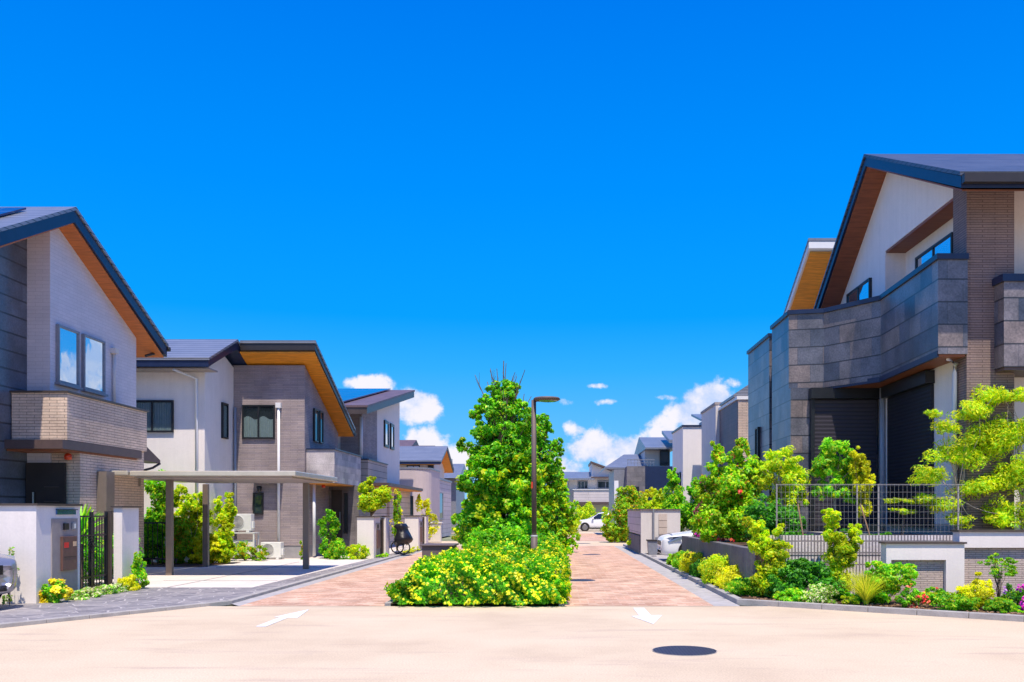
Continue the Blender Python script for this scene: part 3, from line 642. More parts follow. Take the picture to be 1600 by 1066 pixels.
d = box(h2, 'door', 'door_dark', -8.08+.3, -7.42, 30.93, 30.995, .1, 2.25); MB().tube([(-7.48, 30.9, .9), (-7.48, 30.9, 1.5)], .018).build('handle', 'rim', d)
window(h2, '-y', 31, -7.36, -7.22, .75, 2.15)
pipe(h2, [(-7.72, 28.5, 2.4), (-7.72, 28.5, .1)], .05)
MB().lathe([(.001, 0), (.06, .01), (.065, .07), (.04, .11), (.001, .12)], (-7.55, 29.0, 2.28), 12).build('alarm_lamp', 'orange_lamp', h2, smooth=True)
# air conditioner units
def ac_unit(x, y, z, w, h, label):
    t = thing('air_conditioner', label, 'air conditioner', (x, y, z), 'outdoor air conditioner units')
    b = MB().box(x-w/2, x+w/2, y, y+.3, z+.05, z+h).build('casing', 'ac_white', t, bevel=.012)
    fx = x-w*.14; r = h*.38
    m = MB(); m.lathe([(r, 0), (r, -.012), (r*.93, -.014), (r*.93, 0)], (fx, y-.002, z+.03+h/2), 28, axis='y', cap=False)
    for k in range(1, 7): 
        q = r*k/7.; m.lathe([(q, -.004), (q+.006, -.004), (q+.006, -.012), (q, -.012)], (fx, y, z+.03+h/2), 24, axis='y', cap=False)
    m.build('grille', 'ac_white', b); MB().lathe([(r*.93, -.001), (.001, -.003)], (fx, y, z+.03+h/2), 28, axis='y').build('fan', 'ac_dark', b)
    for s in (-1, 1): MB().box(x+s*w*.34-.04, x+s*w*.34+.04, y-.03, y+.33, z, z+.05).build('foot', 'ac_white', t)
    MB().box(x+w/2, x+w/2+.05, y+.05, y+.2, z+.12, z+.32).build('valve_cover', 'ac_white', t, bevel=.01)
    return t
ac_unit(-8.75, 27.4, .05, .62, .52, 'low white air conditioner unit on the ground right of the pair')
ac_unit(-9.66, 27.35, .88, .66, .56, 'upper white air conditioner unit on the metal rack')
ac_unit(-9.62, 27.40, .12, .66, .52, 'lower white air conditioner unit inside the metal rack')
rk = thing('rack', 'pale metal rack holding two air conditioner units against grey tiles', 'rack', (-9.62, 27.5, .05))
for x in (-10.02, -9.24): 
    for y in (27.32, 27.74): MB().box(x-.02, x+.02, y-.02, y+.02, .05, .84).build('leg', 'ac_white', rk)
MB().box(-10.05, -9.21, 27.29, 27.77, .842, .875).build('shelf', 'ac_white', rk)

# ================================================================== HOUSE THREE
h3 = thing('house', 'pale house with solar panels on a roof rising to the right', 'house', (-9, 38, 0))
MB().prism([(34, .05), (34, 5.25), (42.4, 6.95), (42.4, .05)], -14, -7.44, 'x').build('wall', 'white', h3)
MB().prism([(33.97, 3.5), (33.97, 5.2), (36.9, 5.78), (36.9, 3.5)], -8.2, -7.40, 'x').build('tiled_wall', 'tile_grey', h3)
sl_ = (7.38-5.36)/(43.2-32.4)
r = MB().prism([(32.4, 5.36), (43.2, 7.38), (43.2, 7.30), (32.4, 5.28)], -15, -6.84, 'x').build('roof', 'roof_plum', h3)
MB().prism([(32.43, 5.279), (43.17, 7.299), (43.17, 7.02), (32.43, 5.05)], -14.9, -6.87, 'x').build('fascia', 'bronze', r)
MB().prism([(33.2, 5.36+.8*sl_+.05), (42.6, 5.36+10.2*sl_+.05), (42.6, 5.36+10.2*sl_+.10), (33.2, 5.36+.8*sl_+.10)], -13, -7.9, 'x').build('solar_panel', 'solar', r)
window(h3, '+x', -7.44, 38.5, 39.4, 4.3, 5.45, fw=.12, gl='glass_mirror'); window(h3, '+x', -7.44, 39.9, 40.7, 4.3, 5.45, fw=.12, gl='glass_mirror')
pipe(h3, [(-7.40, 33.9, 5.1), (-7.40, 33.9, 3.5)], .06)
b = MB().box(-7.80, -7.1, 33.7, 37.5, .05, 3.46).build('side_wing', 'siding_tan', h3); box(b, 'cap', 'navy', -7.85, -7.06, 33.66, 37.54, 3.462, 3.50)
cn = box(h3, 'canopy', 'brown_fascia', -7.5, -6.45, 34.4, 43.2, 2.5, 2.62); box(cn, 'soffit', 'soffit_orange', -7.45, -6.5, 34.5, 43.1, 2.46, 2.498)
box(h3, 'porch_wall', 'siding_tan', -7.44, -7.0, 37.52, 42.8, .05, 2.45)
d = box(h3, 'door', 'door_dark', -6.99, -6.96, 38.6, 39.8, .1, 2.2)
# entrance walls along the street
def entrance(x1, y0, label, seed):
    t = thing('entrance_wall', label, 'garden wall', (x1-.35, y0, .05), 'entrance walls along the left lane')
    MB().box(x1-.52, x1, y0, y0+1.0, .05, 1.33).build('wall', 'white', t); MB().box(x1-.56, x1+.03, y0-.04, y0+1.04, 1.332, 1.365).build('cap', 'bronze', t)
    pn = box(t, 'mailbox_panel', 'panel_taupe', x1+.001, x1+.012, y0+.30, y0+.97, .06, 1.15); box(pn, 'mailbox', 'mail_brown', x1+.013, x1+.05, y0+.42, y0+.85, .35, .92)
    box(pn, 'intercom', 'black_metal', x1+.013, x1+.04, y0+.5, y0+.62, .98, 1.1)
    MB().box(x1-.12, x1-.04, y0+1.75, y0+1.83, .05, 1.3).build('gate_post', 'bronze', t)
    gt = MB()
    for k in range(8): gt.box(x1-.10, x1-.08, y0+1.08+k*.085, y0+1.095+k*.085, .12, 1.25)
    gt.box(x1-.105, x1-.075, y0+1.05, y0+1.74, .10, .13).box(x1-.105, x1-.075, y0+1.05, y0+1.74, 1.22, 1.25); gt.build('gate', 'black_metal', t)
    MB().box(x1-.18, x1+.02, y0+1.86, y0+2.5, .05, 1.33).build('pillar', 'white', t); MB().box(x1-.22, x1+.06, y0+1.85, y0+2.54, 1.332, 1.365).build('cap', 'bronze', t)
entrance(-5.72, 28.0, 'white entrance wall with brown mailbox left of the covered bicycle', 1)
entrance(-5.25, 34.0, 'white entrance wall right of the covered bicycle, before the flat tiled block', 2)

# covered bicycle
def bicycle():
    t = thing('bicycle', 'small-wheeled bicycle parked under a black rain cover between white walls', 'bicycle', (-5.3, 30.6, .05))
    x, y, z = -5.22, 30.4, .05
    for dx, dy in ((0.02, 0), (-.30, .62)):
        w = MB(); R_ = .21; vs = []; fs = []; n = 28; k = 8
        for i in range(n):
            a = 2*math.pi*i/n
            for j in range(k):
                b_ = 2*math.pi*j/k; rr = R_+.022*math.cos(b_); vs.append((x+dx+math.cos(a)*rr, y+dy+.022*math.sin(b_), z+.235+math.sin(a)*rr))
        for i in range(n):
            for j in range(k): fs.append((i*k+j, ((i+1) % n)*k+j, ((i+1) % n)*k+(j+1) % k, i*k+(j+1) % k))
        w.add(vs, fs); o = w.build('wheel', 'tyre', t, smooth=True)
        s_ = MB()
        for i in range(10):
            a = math.pi*2*i/10; s_.tube([(x+dx, y+dy, z+.235), (x+dx+math.cos(a)*R_*.93, y+dy, z+.235+math.sin(a)*R_*.93)], .004, 5)
        s_.build('spokes', 'rim', o)
    MB().tube([(x, y, z+.235), (x-.03, y+.06, z+.6), (x-.08, y+.1, z+.92)], .018).tube([(x-.03, y+.08, z+.5), (x-.28, y+.6, z+.235)], .018).build('frame', 'black_metal', t)
    MB().tube([(x-.3, y+.08, z+.93), (x+.2, y+.12, z+.93)], .014).build('handlebar', 'black_metal', t)
    c = MB(); n = 20; rings = 9; vs = []; fs = []
    for i in range(rings):
        f = i/(rings-1); zz = z+.34+.70*f; rr = (.20+.06*math.sin(f*7)+.05*math.sin(f*3.1))*(1 if f < .9 else .7)
        for j in range(n):
            a = 2*math.pi*j/n; q = rr*(1+.10*math.sin(a*5+f*9)+.06*math.sin(a*9))
            vs.append((x-.06+.05*math.sin(f*5)+q*math.cos(a), y+.28+q*1.7*math.sin(a), zz+.02*math.sin(a*4)))
    for i in range(rings-1):
        for j in range(n): fs.append((i*n+j, i*n+(j+1) % n, (i+1)*n+(j+1) % n, (i+1)*n+j))
    fs.append(tuple(range((rings-1)*n, rings*n))); c.add(vs, fs); c.build('rain_cover', 'cover_cloth', t, smooth=True)
bicycle()

# ================================================================== HOUSE FOUR and beyond, left
h4 = thing('house', 'pinkish house with a rounded balcony and blue gabled roof, left of the big tree', 'house', (-9, 50, 0))
pts = [(-12, 45), (-7.3, 45)]+[(-7.3+.9*math.sin(a), 45.9-.9*math.cos(a)) for a in np.linspace(.2, 1.57, 7)]+[(-6.4, 49), (-12, 49)]
b = MB().prism(pts, .05, 3.66).build('rounded_balcony', 'pink_wall', h4)
MB().prism([(p[0]+.03, p[1]-.03) for p in pts], 3.662, 3.74).build('cap', 'frame_grey', b)
MB().box(-12, -7.6, 55.6, 60.5, .05, 4.7).build('wall', 'cream', h4)
MB().box(-9.6, -6.6, 49.02, 56, .05, 3.30).build('flat_block', 'siding', h4); MB().box(-9.6, -6.55, 48.98, 56.0, 3.302, 3.42).build('cap', 'frame_grey', h4)
gable_roof(h4, -13, -7.0, 54.3, 4.62, 57.5, 5.72, 61.2, 4.40, .22, mat='roof', edge='navy', soff='soffit_orange')
MB().prism([(55.0, 4.4), (57.5, 5.42), (60.6, 4.4)], -12, -7.61, 'x').build('gable', 'soffit_orange', h4)
window(h4, '-y', 55.6, -9.3, -8.5, 3.5, 4.4, cols=2, gl='glass_mirror'); window(h4, '-y', 55.6, -8.0, -7.65, 3.4, 4.4)
window(h4, '+x', -6.6, 49.9, 51.6, 1.1, 2.6, gl='glass_dark', frame='frame_grey', sill=True)
window(h4, '-y', 45, -7.9, -7.2, .7, 2.3, gl='glass_dark', frame='frame_black')
window(h4, '-y', 45, -9.1, -8.6, .7, 2.5, gl='glass_dark', frame='frame_black')
lw = thing('garden_wall', 'low cream wall with a dark opening below the tiled block, left of the big tree', 'garden wall', (-6, 44, 0))
MB().box(-7.4, -5.7, 44, 44.4, .05, .95).build('wall', 'cream', lw); MB().box(-6.5, -6.2, 43.96, 43.999, .2, .7).build('panel', 'frame_grey', lw); MB().box(-7.45, -5.65, 43.95, 44.45, .952, 1.0).build('cap', 'trim_white', lw)
h5 = thing('house', 'distant house with stepped plum roof showing above the blue roof on the left', 'house', (-14, 75, 0))
MB().box(-20, -9.3, 72, 80, 0, 6.2).build('wall', 'cream', h5)
r = MB().prism([(71, 6.2), (76, 7.6), (81, 6.2), (81, 6.0), (71, 6.0)], -20, -11.9, 'x').build('roof', 'roof_plum', h5)
MB().prism([(71, 6.0), (75, 7.05), (81, 6.0), (81, 5.8), (71, 5.8)], -11.899, -10.2, 'x').build('lower_roof', 'roof_plum', h5)
h6 = thing('house', 'far grey roofed house just visible beside the big tree on the left', 'house', (-8, 66, 0))
MB().box(-11, -7.2, 64, 70, 0, 4.0).build('wall', 'frame_grey', h6); MB().prism([(63.3, 3.9), (67, 5.1), (70.6, 3.9)], -11.5, -6.9, 'x').build('roof', 'roof', h6)

# ================================================================== RIGHT HOUSE
rh = thing('house', 'large house with steep navy gable roof, dark stone balcony and black shutters', 'house', (9, 20, .84))
XG = 7.37; YR, ZR = 19.9, 9.45
def zf(y): return 9.17-.47*(YR-y) if y < YR else 9.17-.65*(y-YR)
# gable wall with loggia recess
def gable_piece(y0, y1, z0=None, zt=None):
    poly = [(y0, z0), (y1, z0), (y1, zt if zt else zf(y1))]
    if not zt and y0 < YR < y1: poly.append((YR, zf(YR)))
    poly.append((y0, zt if zt else zf(y0))); return poly
w = MB()
w.prism(gable_piece(20.1, 24.0, .84), XG, 12, 'x')
w.prism(gable_piece(16.651, 20.099, 7.35), XG, 12, 'x'); w.box(XG, 12, 16.651, 20.099, .84, 5.2)
w.box(7.82, 12, 16.651, 20.099, 5.201, 7.349)
w.build('wall', 'white', rh)
box(rh, 'loggia_ceiling', 'soffit_brown', XG+.01, 7.81, 16.66, 20.08, 7.30, 7.345)
r = gable_roof(rh, 6.82, 16, 15.15, 7.26, YR, ZR, 23.85, ZR-.65*3.95, .27, mat='roof_dark', soff='soffit_brown')
MB().box(6.85, 16, 15.05, 15.16, 7.05, 7.2).build('gutter', 'gutter_dark', r)
MB().prism(gable_piece(16.1, 16.65, .84), 7.365, 8.22, 'x').build('tiled_column', 'tile_brown', rh)
window(rh, '-x', 7.82, 17.6, 19.4, 5.4, 7.0, cols=2, gl='glass_mirror'); window(rh, '-x', XG, 20.95, 22.6, 5.5, 6.98, cols=2, gl='glass_mirror')
# stone balcony with bent front, carried around the corner
ZB, ZT = 4.33, 6.02
out = [(5.32, 20.55), (6.07, 20.38), (6.92, 19.15), (6.83, 16.05), (7.36, 16.05), (7.36, 20.6)]
bal = MB().prism(out, ZB, ZT).build('balcony', 'stone_dark', rh)
MB().prism([(5.28, 20.51), (6.05, 20.33), (6.88, 19.12), (6.79, 16.0), (7.36, 16.0), (7.36, 20.61)], ZT+.002, ZT+.10).build('cap', 'navy', bal)
MB().prism([(6.1, 20.42), (6.94, 19.2), (6.86, 16.1), (7.34, 16.1), (7.34, 20.5)], ZB-.04, ZB-.002).build('soffit', 'soffit_brown', bal)
MB().prism([(6.08, 20.40), (6.90, 19.17), (6.81, 16.04), (6.86, 16.09), (6.95, 19.2), (6.12, 20.44)], ZB-.05, ZB+.06).build('drip_edge', 'navy', bal)
sw = MB(); sw.box(5.33, 7.369, 20.56, 22.2, .84, ZT); sw.box(5.62, 7.369, 22.201, 23.15, .84, ZT-.02); sw.box(5.49, 7.369, 23.151, 25.7, .84, ZT)
sw.box(5.33, 6.07, 20.42, 20.559, .84, ZB)
sw.build('stone_wall', 'stone_dark', rh)
MB().box(5.29, 7.369, 20.57, 22.24, ZT+.002, ZT+.09).box(5.45, 7.369, 23.11, 25.74, ZT+.002, ZT+.09).build('cap', 'navy', rh)
pipe(rh, [(5.55, 22.7, 6.0), (5.55, 22.7, .9)], .05, 'gutter_dark')
window(rh, '-x', 5.49, 24.2, 24.55, 1.9, 3.8)
# shutters
s1 = box(rh, 'shutter', 'shutter_slats_grey', 5.85, 7.25, 20.33, 20.41, 1.2, 4.05)
box(s1, 'housing', 'frame_black', 5.74, 7.30, 20.18, 20.44, 4.06, 4.30); box(s1, 'guide_rail', 'frame_black', 5.76, 5.84, 20.28, 20.42, 1.1, 4.055)
s2 = box(rh, 'shutter', 'shutter_slats', 7.30, 7.365, 17.5, 19.8, 1.2, 4.0); box(s2, 'housing', 'frame_black', 7.18, 7.366, 17.46, 19.85, 4.01, 4.26)
pipe(rh, [(7.30, 20.1, 4.28), (7.30, 20.1, 1.0)], .06, 'pipe_grey')
pipe(rh, [(7.10, 16.25, 4.28), (7.28, 16.35, 4.2), (7.30, 16.45, 4.05), (7.30, 16.45, .9)], .045)
# right-hand recessed part
MB().box(8.221, 16, 17.3, 24, .84, 6.9).build('rear_wall', 'white_brick', rh)
pipe(rh, [(9.4, 16.0, 7.0), (8.9, 17.1, 6.75), (8.9, 17.22, 6.5), (8.9, 17.22, 5.6)], .05, 'gutter_dark')
pipe(rh, [(8.72, 17.24, 6.6), (8.72, 17.24, 5.2)], .04)
b2 = box(rh, 'side_balcony', 'stone_dark', 7.86, 14, 15.75, 17.29, 4.05, 5.55); box(b2, 'cap', 'navy', 7.82, 14, 15.71, 17.28, 5.552, 5.68)
box(b2, 'soffit', 'brown_fascia', 7.88, 14, 15.78, 17.27, 4.0, 4.048)
MB().box(8.38, 8.41, 15.70, 15.74, 4.85, 5.02).build('bracket', 'black_metal', b2)
pipe(rh, [(8.72, 17.1, 4.0), (8.72, 17.1, .9)], .045)
window(rh, '-y', 17.3, 8.95, 10.3, 1.3, 3.3, cols=2, gl='glass_clear', frame='trim_white', curtain='full', fw=.07)
tr = thing('terrace', 'raised terrace step with glass balustrade behind the mesh fence', 'terrace', (6.5, 18.5, .84))
MB().box(5.6, 7.2, 17.6, 20.1, .85, 1.06).build('deck', 'kerb', tr); MB().box(5.4, 9.5, 16.6, 16.63, .92, 1.28).build('balustrade', 'glass_clear', tr)
# house behind with orange soffit
rb = thing('house', 'house showing only its tall orange wood soffit behind the dark stone balcony', 'house', (9.5, 29, 0))
MB().box(8.6, 15, 28.5, 36, .05, 7.6).build('wall', 'white', rb)
r = MB().prism([(27, 9.75), (32, 9.75-.54*5), (32, 9.66-.54*5), (27, 9.66)], 7.58, 15, 'x').build('roof', 'roof', rb)
MB().prism([(27.01, 9.659), (32, 9.659-.54*5), (32, 9.45-.54*5), (27.01, 9.45)], 7.6, 15, 'x').build('fascia', 'trim_white', r)
MB().prism([(27.1, 9.38), (31.9, 9.38-.54*4.8), (31.9, 9.34-.54*4.8), (27.1, 9.34)], 7.66, 15, 'x').build('soffit', 'soffit_orange', r)

# ------------------------------------------------------------------ retaining walls, fence, low walls of the right garden
rw = thing('retaining_wall', 'dark grey concrete retaining wall along the planting strip, curving at its near end', 'retaining wall', (3.4, 20, 0))
arc = [(3.36, 24.1), (3.36, 16.2)]+[(3.36+.7*(1-math.cos(a)), 16.2-.7*math.sin(a)) for a in np.linspace(.25, 1.3, 6)]
inn = [(p[0]+.16, p[1]+.02) for p in arc][::-1]
MB().prism(arc+inn, .0, .86).build('wall', 'retaining', rw, bevel=.01)
bw = thing('block_wall', 'ribbed pale block wall under the mesh fence', 'block wall', (5, 15.4, 0))
MB().box(3.62, 8.6, 15.30, 15.46, .0, 1.10).build('wall', 'rib_block', bw)
for zz in (.38, .76): MB().box(3.62, 8.6, 15.292, 15.30, zz, zz+.012).build('joint', 'retaining', bw)
fn = thing('mesh_fence', 'galvanised wire mesh fence standing on the ribbed block wall', 'fence', (5.2, 15.38, 1.13))
m = MB(); x0, x1 = 3.78, 7.0
k = 0
xx = x0
while xx < x1: m.box(xx-.0011, xx+.0011, 15.377, 15.384, 1.14, 1.97); xx += .072
for i in range(8): m.box(x0, x1, 15.385, 15.391, 1.16+i*.113, 1.163+i*.113)
m.box(x0, x1, 15.378, 15.386, 1.968, 1.976)
m.build('mesh_panel', 'wire', fn)
for x in (3.78, 5.16, 5.53, 6.9): MB().box(x-.011, x+.011, 15.392, 15.414, 1.0, 1.98).build('post', 'wire', fn)
def low_wall(x0, x1, y, zt, label, side):
    t = thing('low_wall', label, 'garden wall', ((x0+x1)/2, y, 0), 'white low walls with tiled panels')
    px0, px1, pz = x0+.08, x1-.30, zt-.26
    w = MB(); w.box(x0, x1, y, y+.25, pz, zt); w.box(x0, px0, y, y+.25, 0, pz-.0005); w.box(px1, x1, y, y+.25, 0, pz-.0005)
    w.build('wall', 'white', t); MB().box(px0+.001, px1-.001, y+.08, y+.24, 0, pz-.001).build('tiled_panel', 'tile_fine', t)
    MB().box(x0-.03, x1+.03, y-.03, y+.28, zt+.001, zt+.03).build('cap', 'bronze', t)
low_wall(5.35, 6.62, 14.55, .98, 'lower white garden wall with tiled panel and dark cap, left of the two', 0)
low_wall(6.63, 8.3, 14.75, 1.17, 'taller white garden wall with tiled panel at the right edge', 0)

# ================================================================== RIGHT SIDE, FARTHER UP
sh = thing('bin_enclosure', 'small flat-topped cream enclosure with a tan door beside the white car', 'enclosure', (3.5, 32, 0))
MB().box(2.93, 4.3, 31.2, 31.35, .06, 1.56).build('wall', 'cream', sh); MB().box(2.90, 4.33, 31.16, 37.2, 1.562, 1.60).build('roof', 'roof_plum', sh)
MB().box(2.93, 3.05, 31.351, 37.0, .70, 1.55).build('side_wall', 'siding', sh); MB().box(2.9, 3.02, 31.36, 36.8, .06, .66).build('plinth', 'retaining', sh)
d = box(sh, 'door', 'siding_tan', 3.55, 3.83, 31.16, 31.198, .7, 1.43); MB().box(3.33, 3.39, 31.10, 31.19, .06, 1.60).build('post', 'frame_grey', sh)
MB().box(3.42, 4.25, 31.12, 31.158, .12, .62).build('vent_panel', 'frame_grey', sh)
bn = thing('bin', 'small dark bin standing beside the nose of the white car', 'bin', (3.3, 30.2, .06))
MB().prism([(3.08, .06), (3.36, .06), (3.40, .52), (3.04, .52)], 30.0, 30.3, 'y').build('body', 'frame_grey', bn, bevel=.01); MB().box(3.02, 3.42, 29.97, 30.33, .521, .57).build('lid', 'gutter_dark', bn, bevel=.01)
r2h = thing('house', 'plum and beige tiled house end behind the dark stone house', 'house', (7.5, 34, 0))
MB().box(6.45, 12, 32, 35.5, .06, 5.5).build('wall', 'roof_plum', r2h); MB().box(6.46, 12, 31.9, 31.999, .06, 5.5).build('tiled_front', 'tile_beige', r2h)
MB().box(6.30, 7.2, 35.52, 39, .06, 5.75).build('stair_tower', 'cream', r2h); MB().box(6.26, 7.24, 35.5, 39.04, 5.752, 5.85).build('cap', 'panel_taupe', r2h)
c = MB().box(6.40, 12, 31.86, 35.51, 5.502, 5.62).build('cap', 'trim_white', r2h)
MB().prism([(6.35, 5.63), (6.35, 5.72), (7.6, 6.55), (12, 6.55), (12, 5.63)], 32.2, 35, 'y').build('roof', 'roof', r2h)
r3h = thing('house', 'plain white cubic house with flat dark coping and a ground floor canopy, right side', 'house', (6.5, 42, 0))
MB().box(5.63, 10, 40, 43.6, .06, 5.3).build('wall', 'white', r3h); MB().box(5.58, 10, 39.95, 43.65, 5.302, 5.38).build('cap', 'navy', r3h)
MB().box(6.45, 7.2, 39.5, 39.949, 3.55, 3.66).build('canopy', 'trim_white', r3h); window(r3h, '-y', 40, 6.5, 7.3, 2.6, 3.5, gl='glass_dark')
window(r3h, '-x', 5.63, 40.6, 41.2, 2.4, 3.3); window(r3h, '-x', 5.63, 41.6, 42.2, 2.4, 3.3)
MB().prism([(41, 5.75), (44, 6.3), (44, 6.2), (41, 5.65)], 6.6, 8, 'x').build('upper_roof', 'roof', r3h); MB().box(6.9, 8, 41.5, 43.5, 5.38, 5.8).build('upper_wall', 'cream', r3h)
m = MB()
for k in range(5): m.tube([(6.85+k*.1, 40.6+k*.1, 5.38), (7.0+k*.1, 40.6+k*.1, 5.62+.02*k)], .015)
m.tube([(6.6, 40.5, 5.5), (7.6, 40.5, 5.68)], .018); m.build('roof_rail', 'rim', r3h)
r4 = thing('house', 'house with stone front, dark balcony band and overlapping blue roofs', 'house', (6.5, 55, 0))
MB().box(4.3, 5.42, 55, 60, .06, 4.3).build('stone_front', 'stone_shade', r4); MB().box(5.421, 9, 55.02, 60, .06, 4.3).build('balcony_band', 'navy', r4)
MB().box(5.6, 7.2, 57, 63, 4.3, 5.62).build('wall', 'cream', r4); MB().box(3.6, 4.299, 56.5, 62, .06, 4.2).build('side_wall', 'frame_grey', r4)
MB().prism([(55.6, 5.5), (60, 6.5), (64, 5.5), (64, 5.4), (55.6, 5.4)], 5.5, 7.4, 'x').build('roof', 'roof', r4)
MB().prism([(54.6, 5.9), (58.5, 6.8), (58.5, 6.6), (54.6, 5.7)], 6.85, 10, 'x').build('upper_roof', 'roof', r4)
MB().prism([(56.6, 5.3), (56.6, 5.3), (59, 6.3), (59, 6.2)], 5.6, 6.4, 'x')
hp_ = MB().add([(3.0, 56.5, 4.3), (5.7, 56.5, 4.3), (5.7, 60, 5.35), (4.5, 60, 5.35), (3.0, 63, 4.3), (3.0, 56.5, 4.18), (5.7, 56.5, 4.18), (3.0, 63, 4.18)], [(0, 1, 2, 3), (0, 3, 4), (5, 6, 1, 0), (5, 0, 4, 7)]); hp_.build('hip_roof', 'roof', r4)
window(r4, '-y', 57, 6.55, 7.15, 4.45, 5.45, gl='glass_dark', fw=.08); window(r4, '-y', 55, 4.5, 5.05, 2.1, 3.05, gl='glass_dark', fw=.09)
m = MB()
for k in range(9): m.box(4.35+k*.2, 4.37+k*.2, 55.02, 55.05, 4.3, 4.7)
m.box(4.33, 6.0, 55.0, 55.05, 4.68, 4.72); m.box(4.33, 6.0, 55.0, 55.05, 4.5, 4.52); m.build('railing', 'frame_grey', r4)
MB().box(3.5, 3.75, 54.5, 54.7, .06, 3.4).build('pillar', 'trim_white', r4)
fh = thing('house', 'farthest white house closing the street with blue roof and long balcony', 'house', (3.5, 88, 0))
MB().box(1.1, 5.6, 86.5, 94, 0, 4.9).build('wall', 'cream', fh); MB().prism([(3.35, 4.9), (3.35, 6.15), (6.6, 4.9)], 86.4, 93, 'y').build('gable_wall', 'white', fh)
MB().prism([(85.6, 4.72), (89.5, 5.5), (89.5, 5.3), (85.6, 4.55)], -.5, 3.6, 'x').build('roof', 'roof', fh)
MB().prism([(3.25, 6.2), (3.25, 6.38), (6.9, 5.05), (6.9, 4.88)], 85.9, 93, 'y').build('gable_roof', 'brown_fascia', fh)
MB().box(3.3, 6.6, 85.6, 86.4, 4.72, 4.86).build('canopy', 'brown_fascia', fh)
b = MB().box(1.6, 6.6, 85, 86.4, 2.45, 3.6).build('balcony', 'siding', fh); MB().box(1.5, 6.65, 84.9, 86.3, 3.602, 3.66).build('cap', 'trim_white', b); MB().box(1.9, 6.5, 84.8, 86.4, 2.2, 2.449).build('slab', 'brown_fascia', fh)
window(fh, '-y', 86.5, 2.0, 3.0, 3.7, 4.5, cols=3, gl='glass_dark', frame='frame_grey', fw=.08); window(fh, '-y', 86.4, 3.9, 6.3, 3.75, 4.5, cols=3, gl='glass_dark', frame='frame_grey', fw=.08)
window(fh, '-y', 86.5, 2.1, 3.4, .5, 2.1, cols=2, gl='glass_dark', frame='frame_grey', fw=.08)
MB().box(-.6, 1.0, 86.2, 90, 0, 4.7).build('side_block', 'cream', fh)

# ================================================================== STREET LAMP, UTILITY BOX
lp = thing('street_lamp', 'brown street lamp with a flat oval head standing in the flowering hedge', 'street lamp', (-.53, 21, .03))
MB().tube([(-.53, 21, .03), (-.53, 21, .92)], .078, 16).build('base_section', 'box_brown', lp, smooth=True)
MB().tube([(-.53, 21, .92), (-.54, 21, 4.12)], .060, 16, r2=.055).build('pole', 'box_brown', lp, smooth=True)
MB().tube([(-.53, 21, .925), (-.53, 21, .955)], .082, 16).build('collar', 'trim_white', lp)
MB().tube([(-.54, 21, 4.08), (-.42, 21, 4.12), (-.28, 21, 4.13)], .025, 8).build('arm', 'box_brown', lp)
hd = MB().lathe([(.001, -.045), (.27, -.035), (.32, 0), (.29, .035), (.14, .055), (.001, .06)], (-.235, 21, 4.14), 32).build('lamp_head', 'box_brown', lp, smooth=True)
MB().lathe([(.001, -.055), (.20, -.05), (.22, -.04)], (-.2, 21, 4.14), 28).build('lens', 'lamp_lens', hd)
MB().box(-.60, -.56, 20.93, 21.0, 2.05, 2.2).build('inspection_tag', 'orange_lamp', lp)
ub = thing('utility_box', 'low brown metal utility cabinet at the left of the flowering hedge', 'utility box', (-2.4, 19.3, .03))
MB().box(-2.74, -2.12, 18.2, 19.0, .03, .80).build('cabinet', 'box_brown', ub, bevel=.01); MB().box(-2.78, -2.08, 18.16, 19.04, .801, .835).build('lid', 'box_brown', ub, bevel=.008)

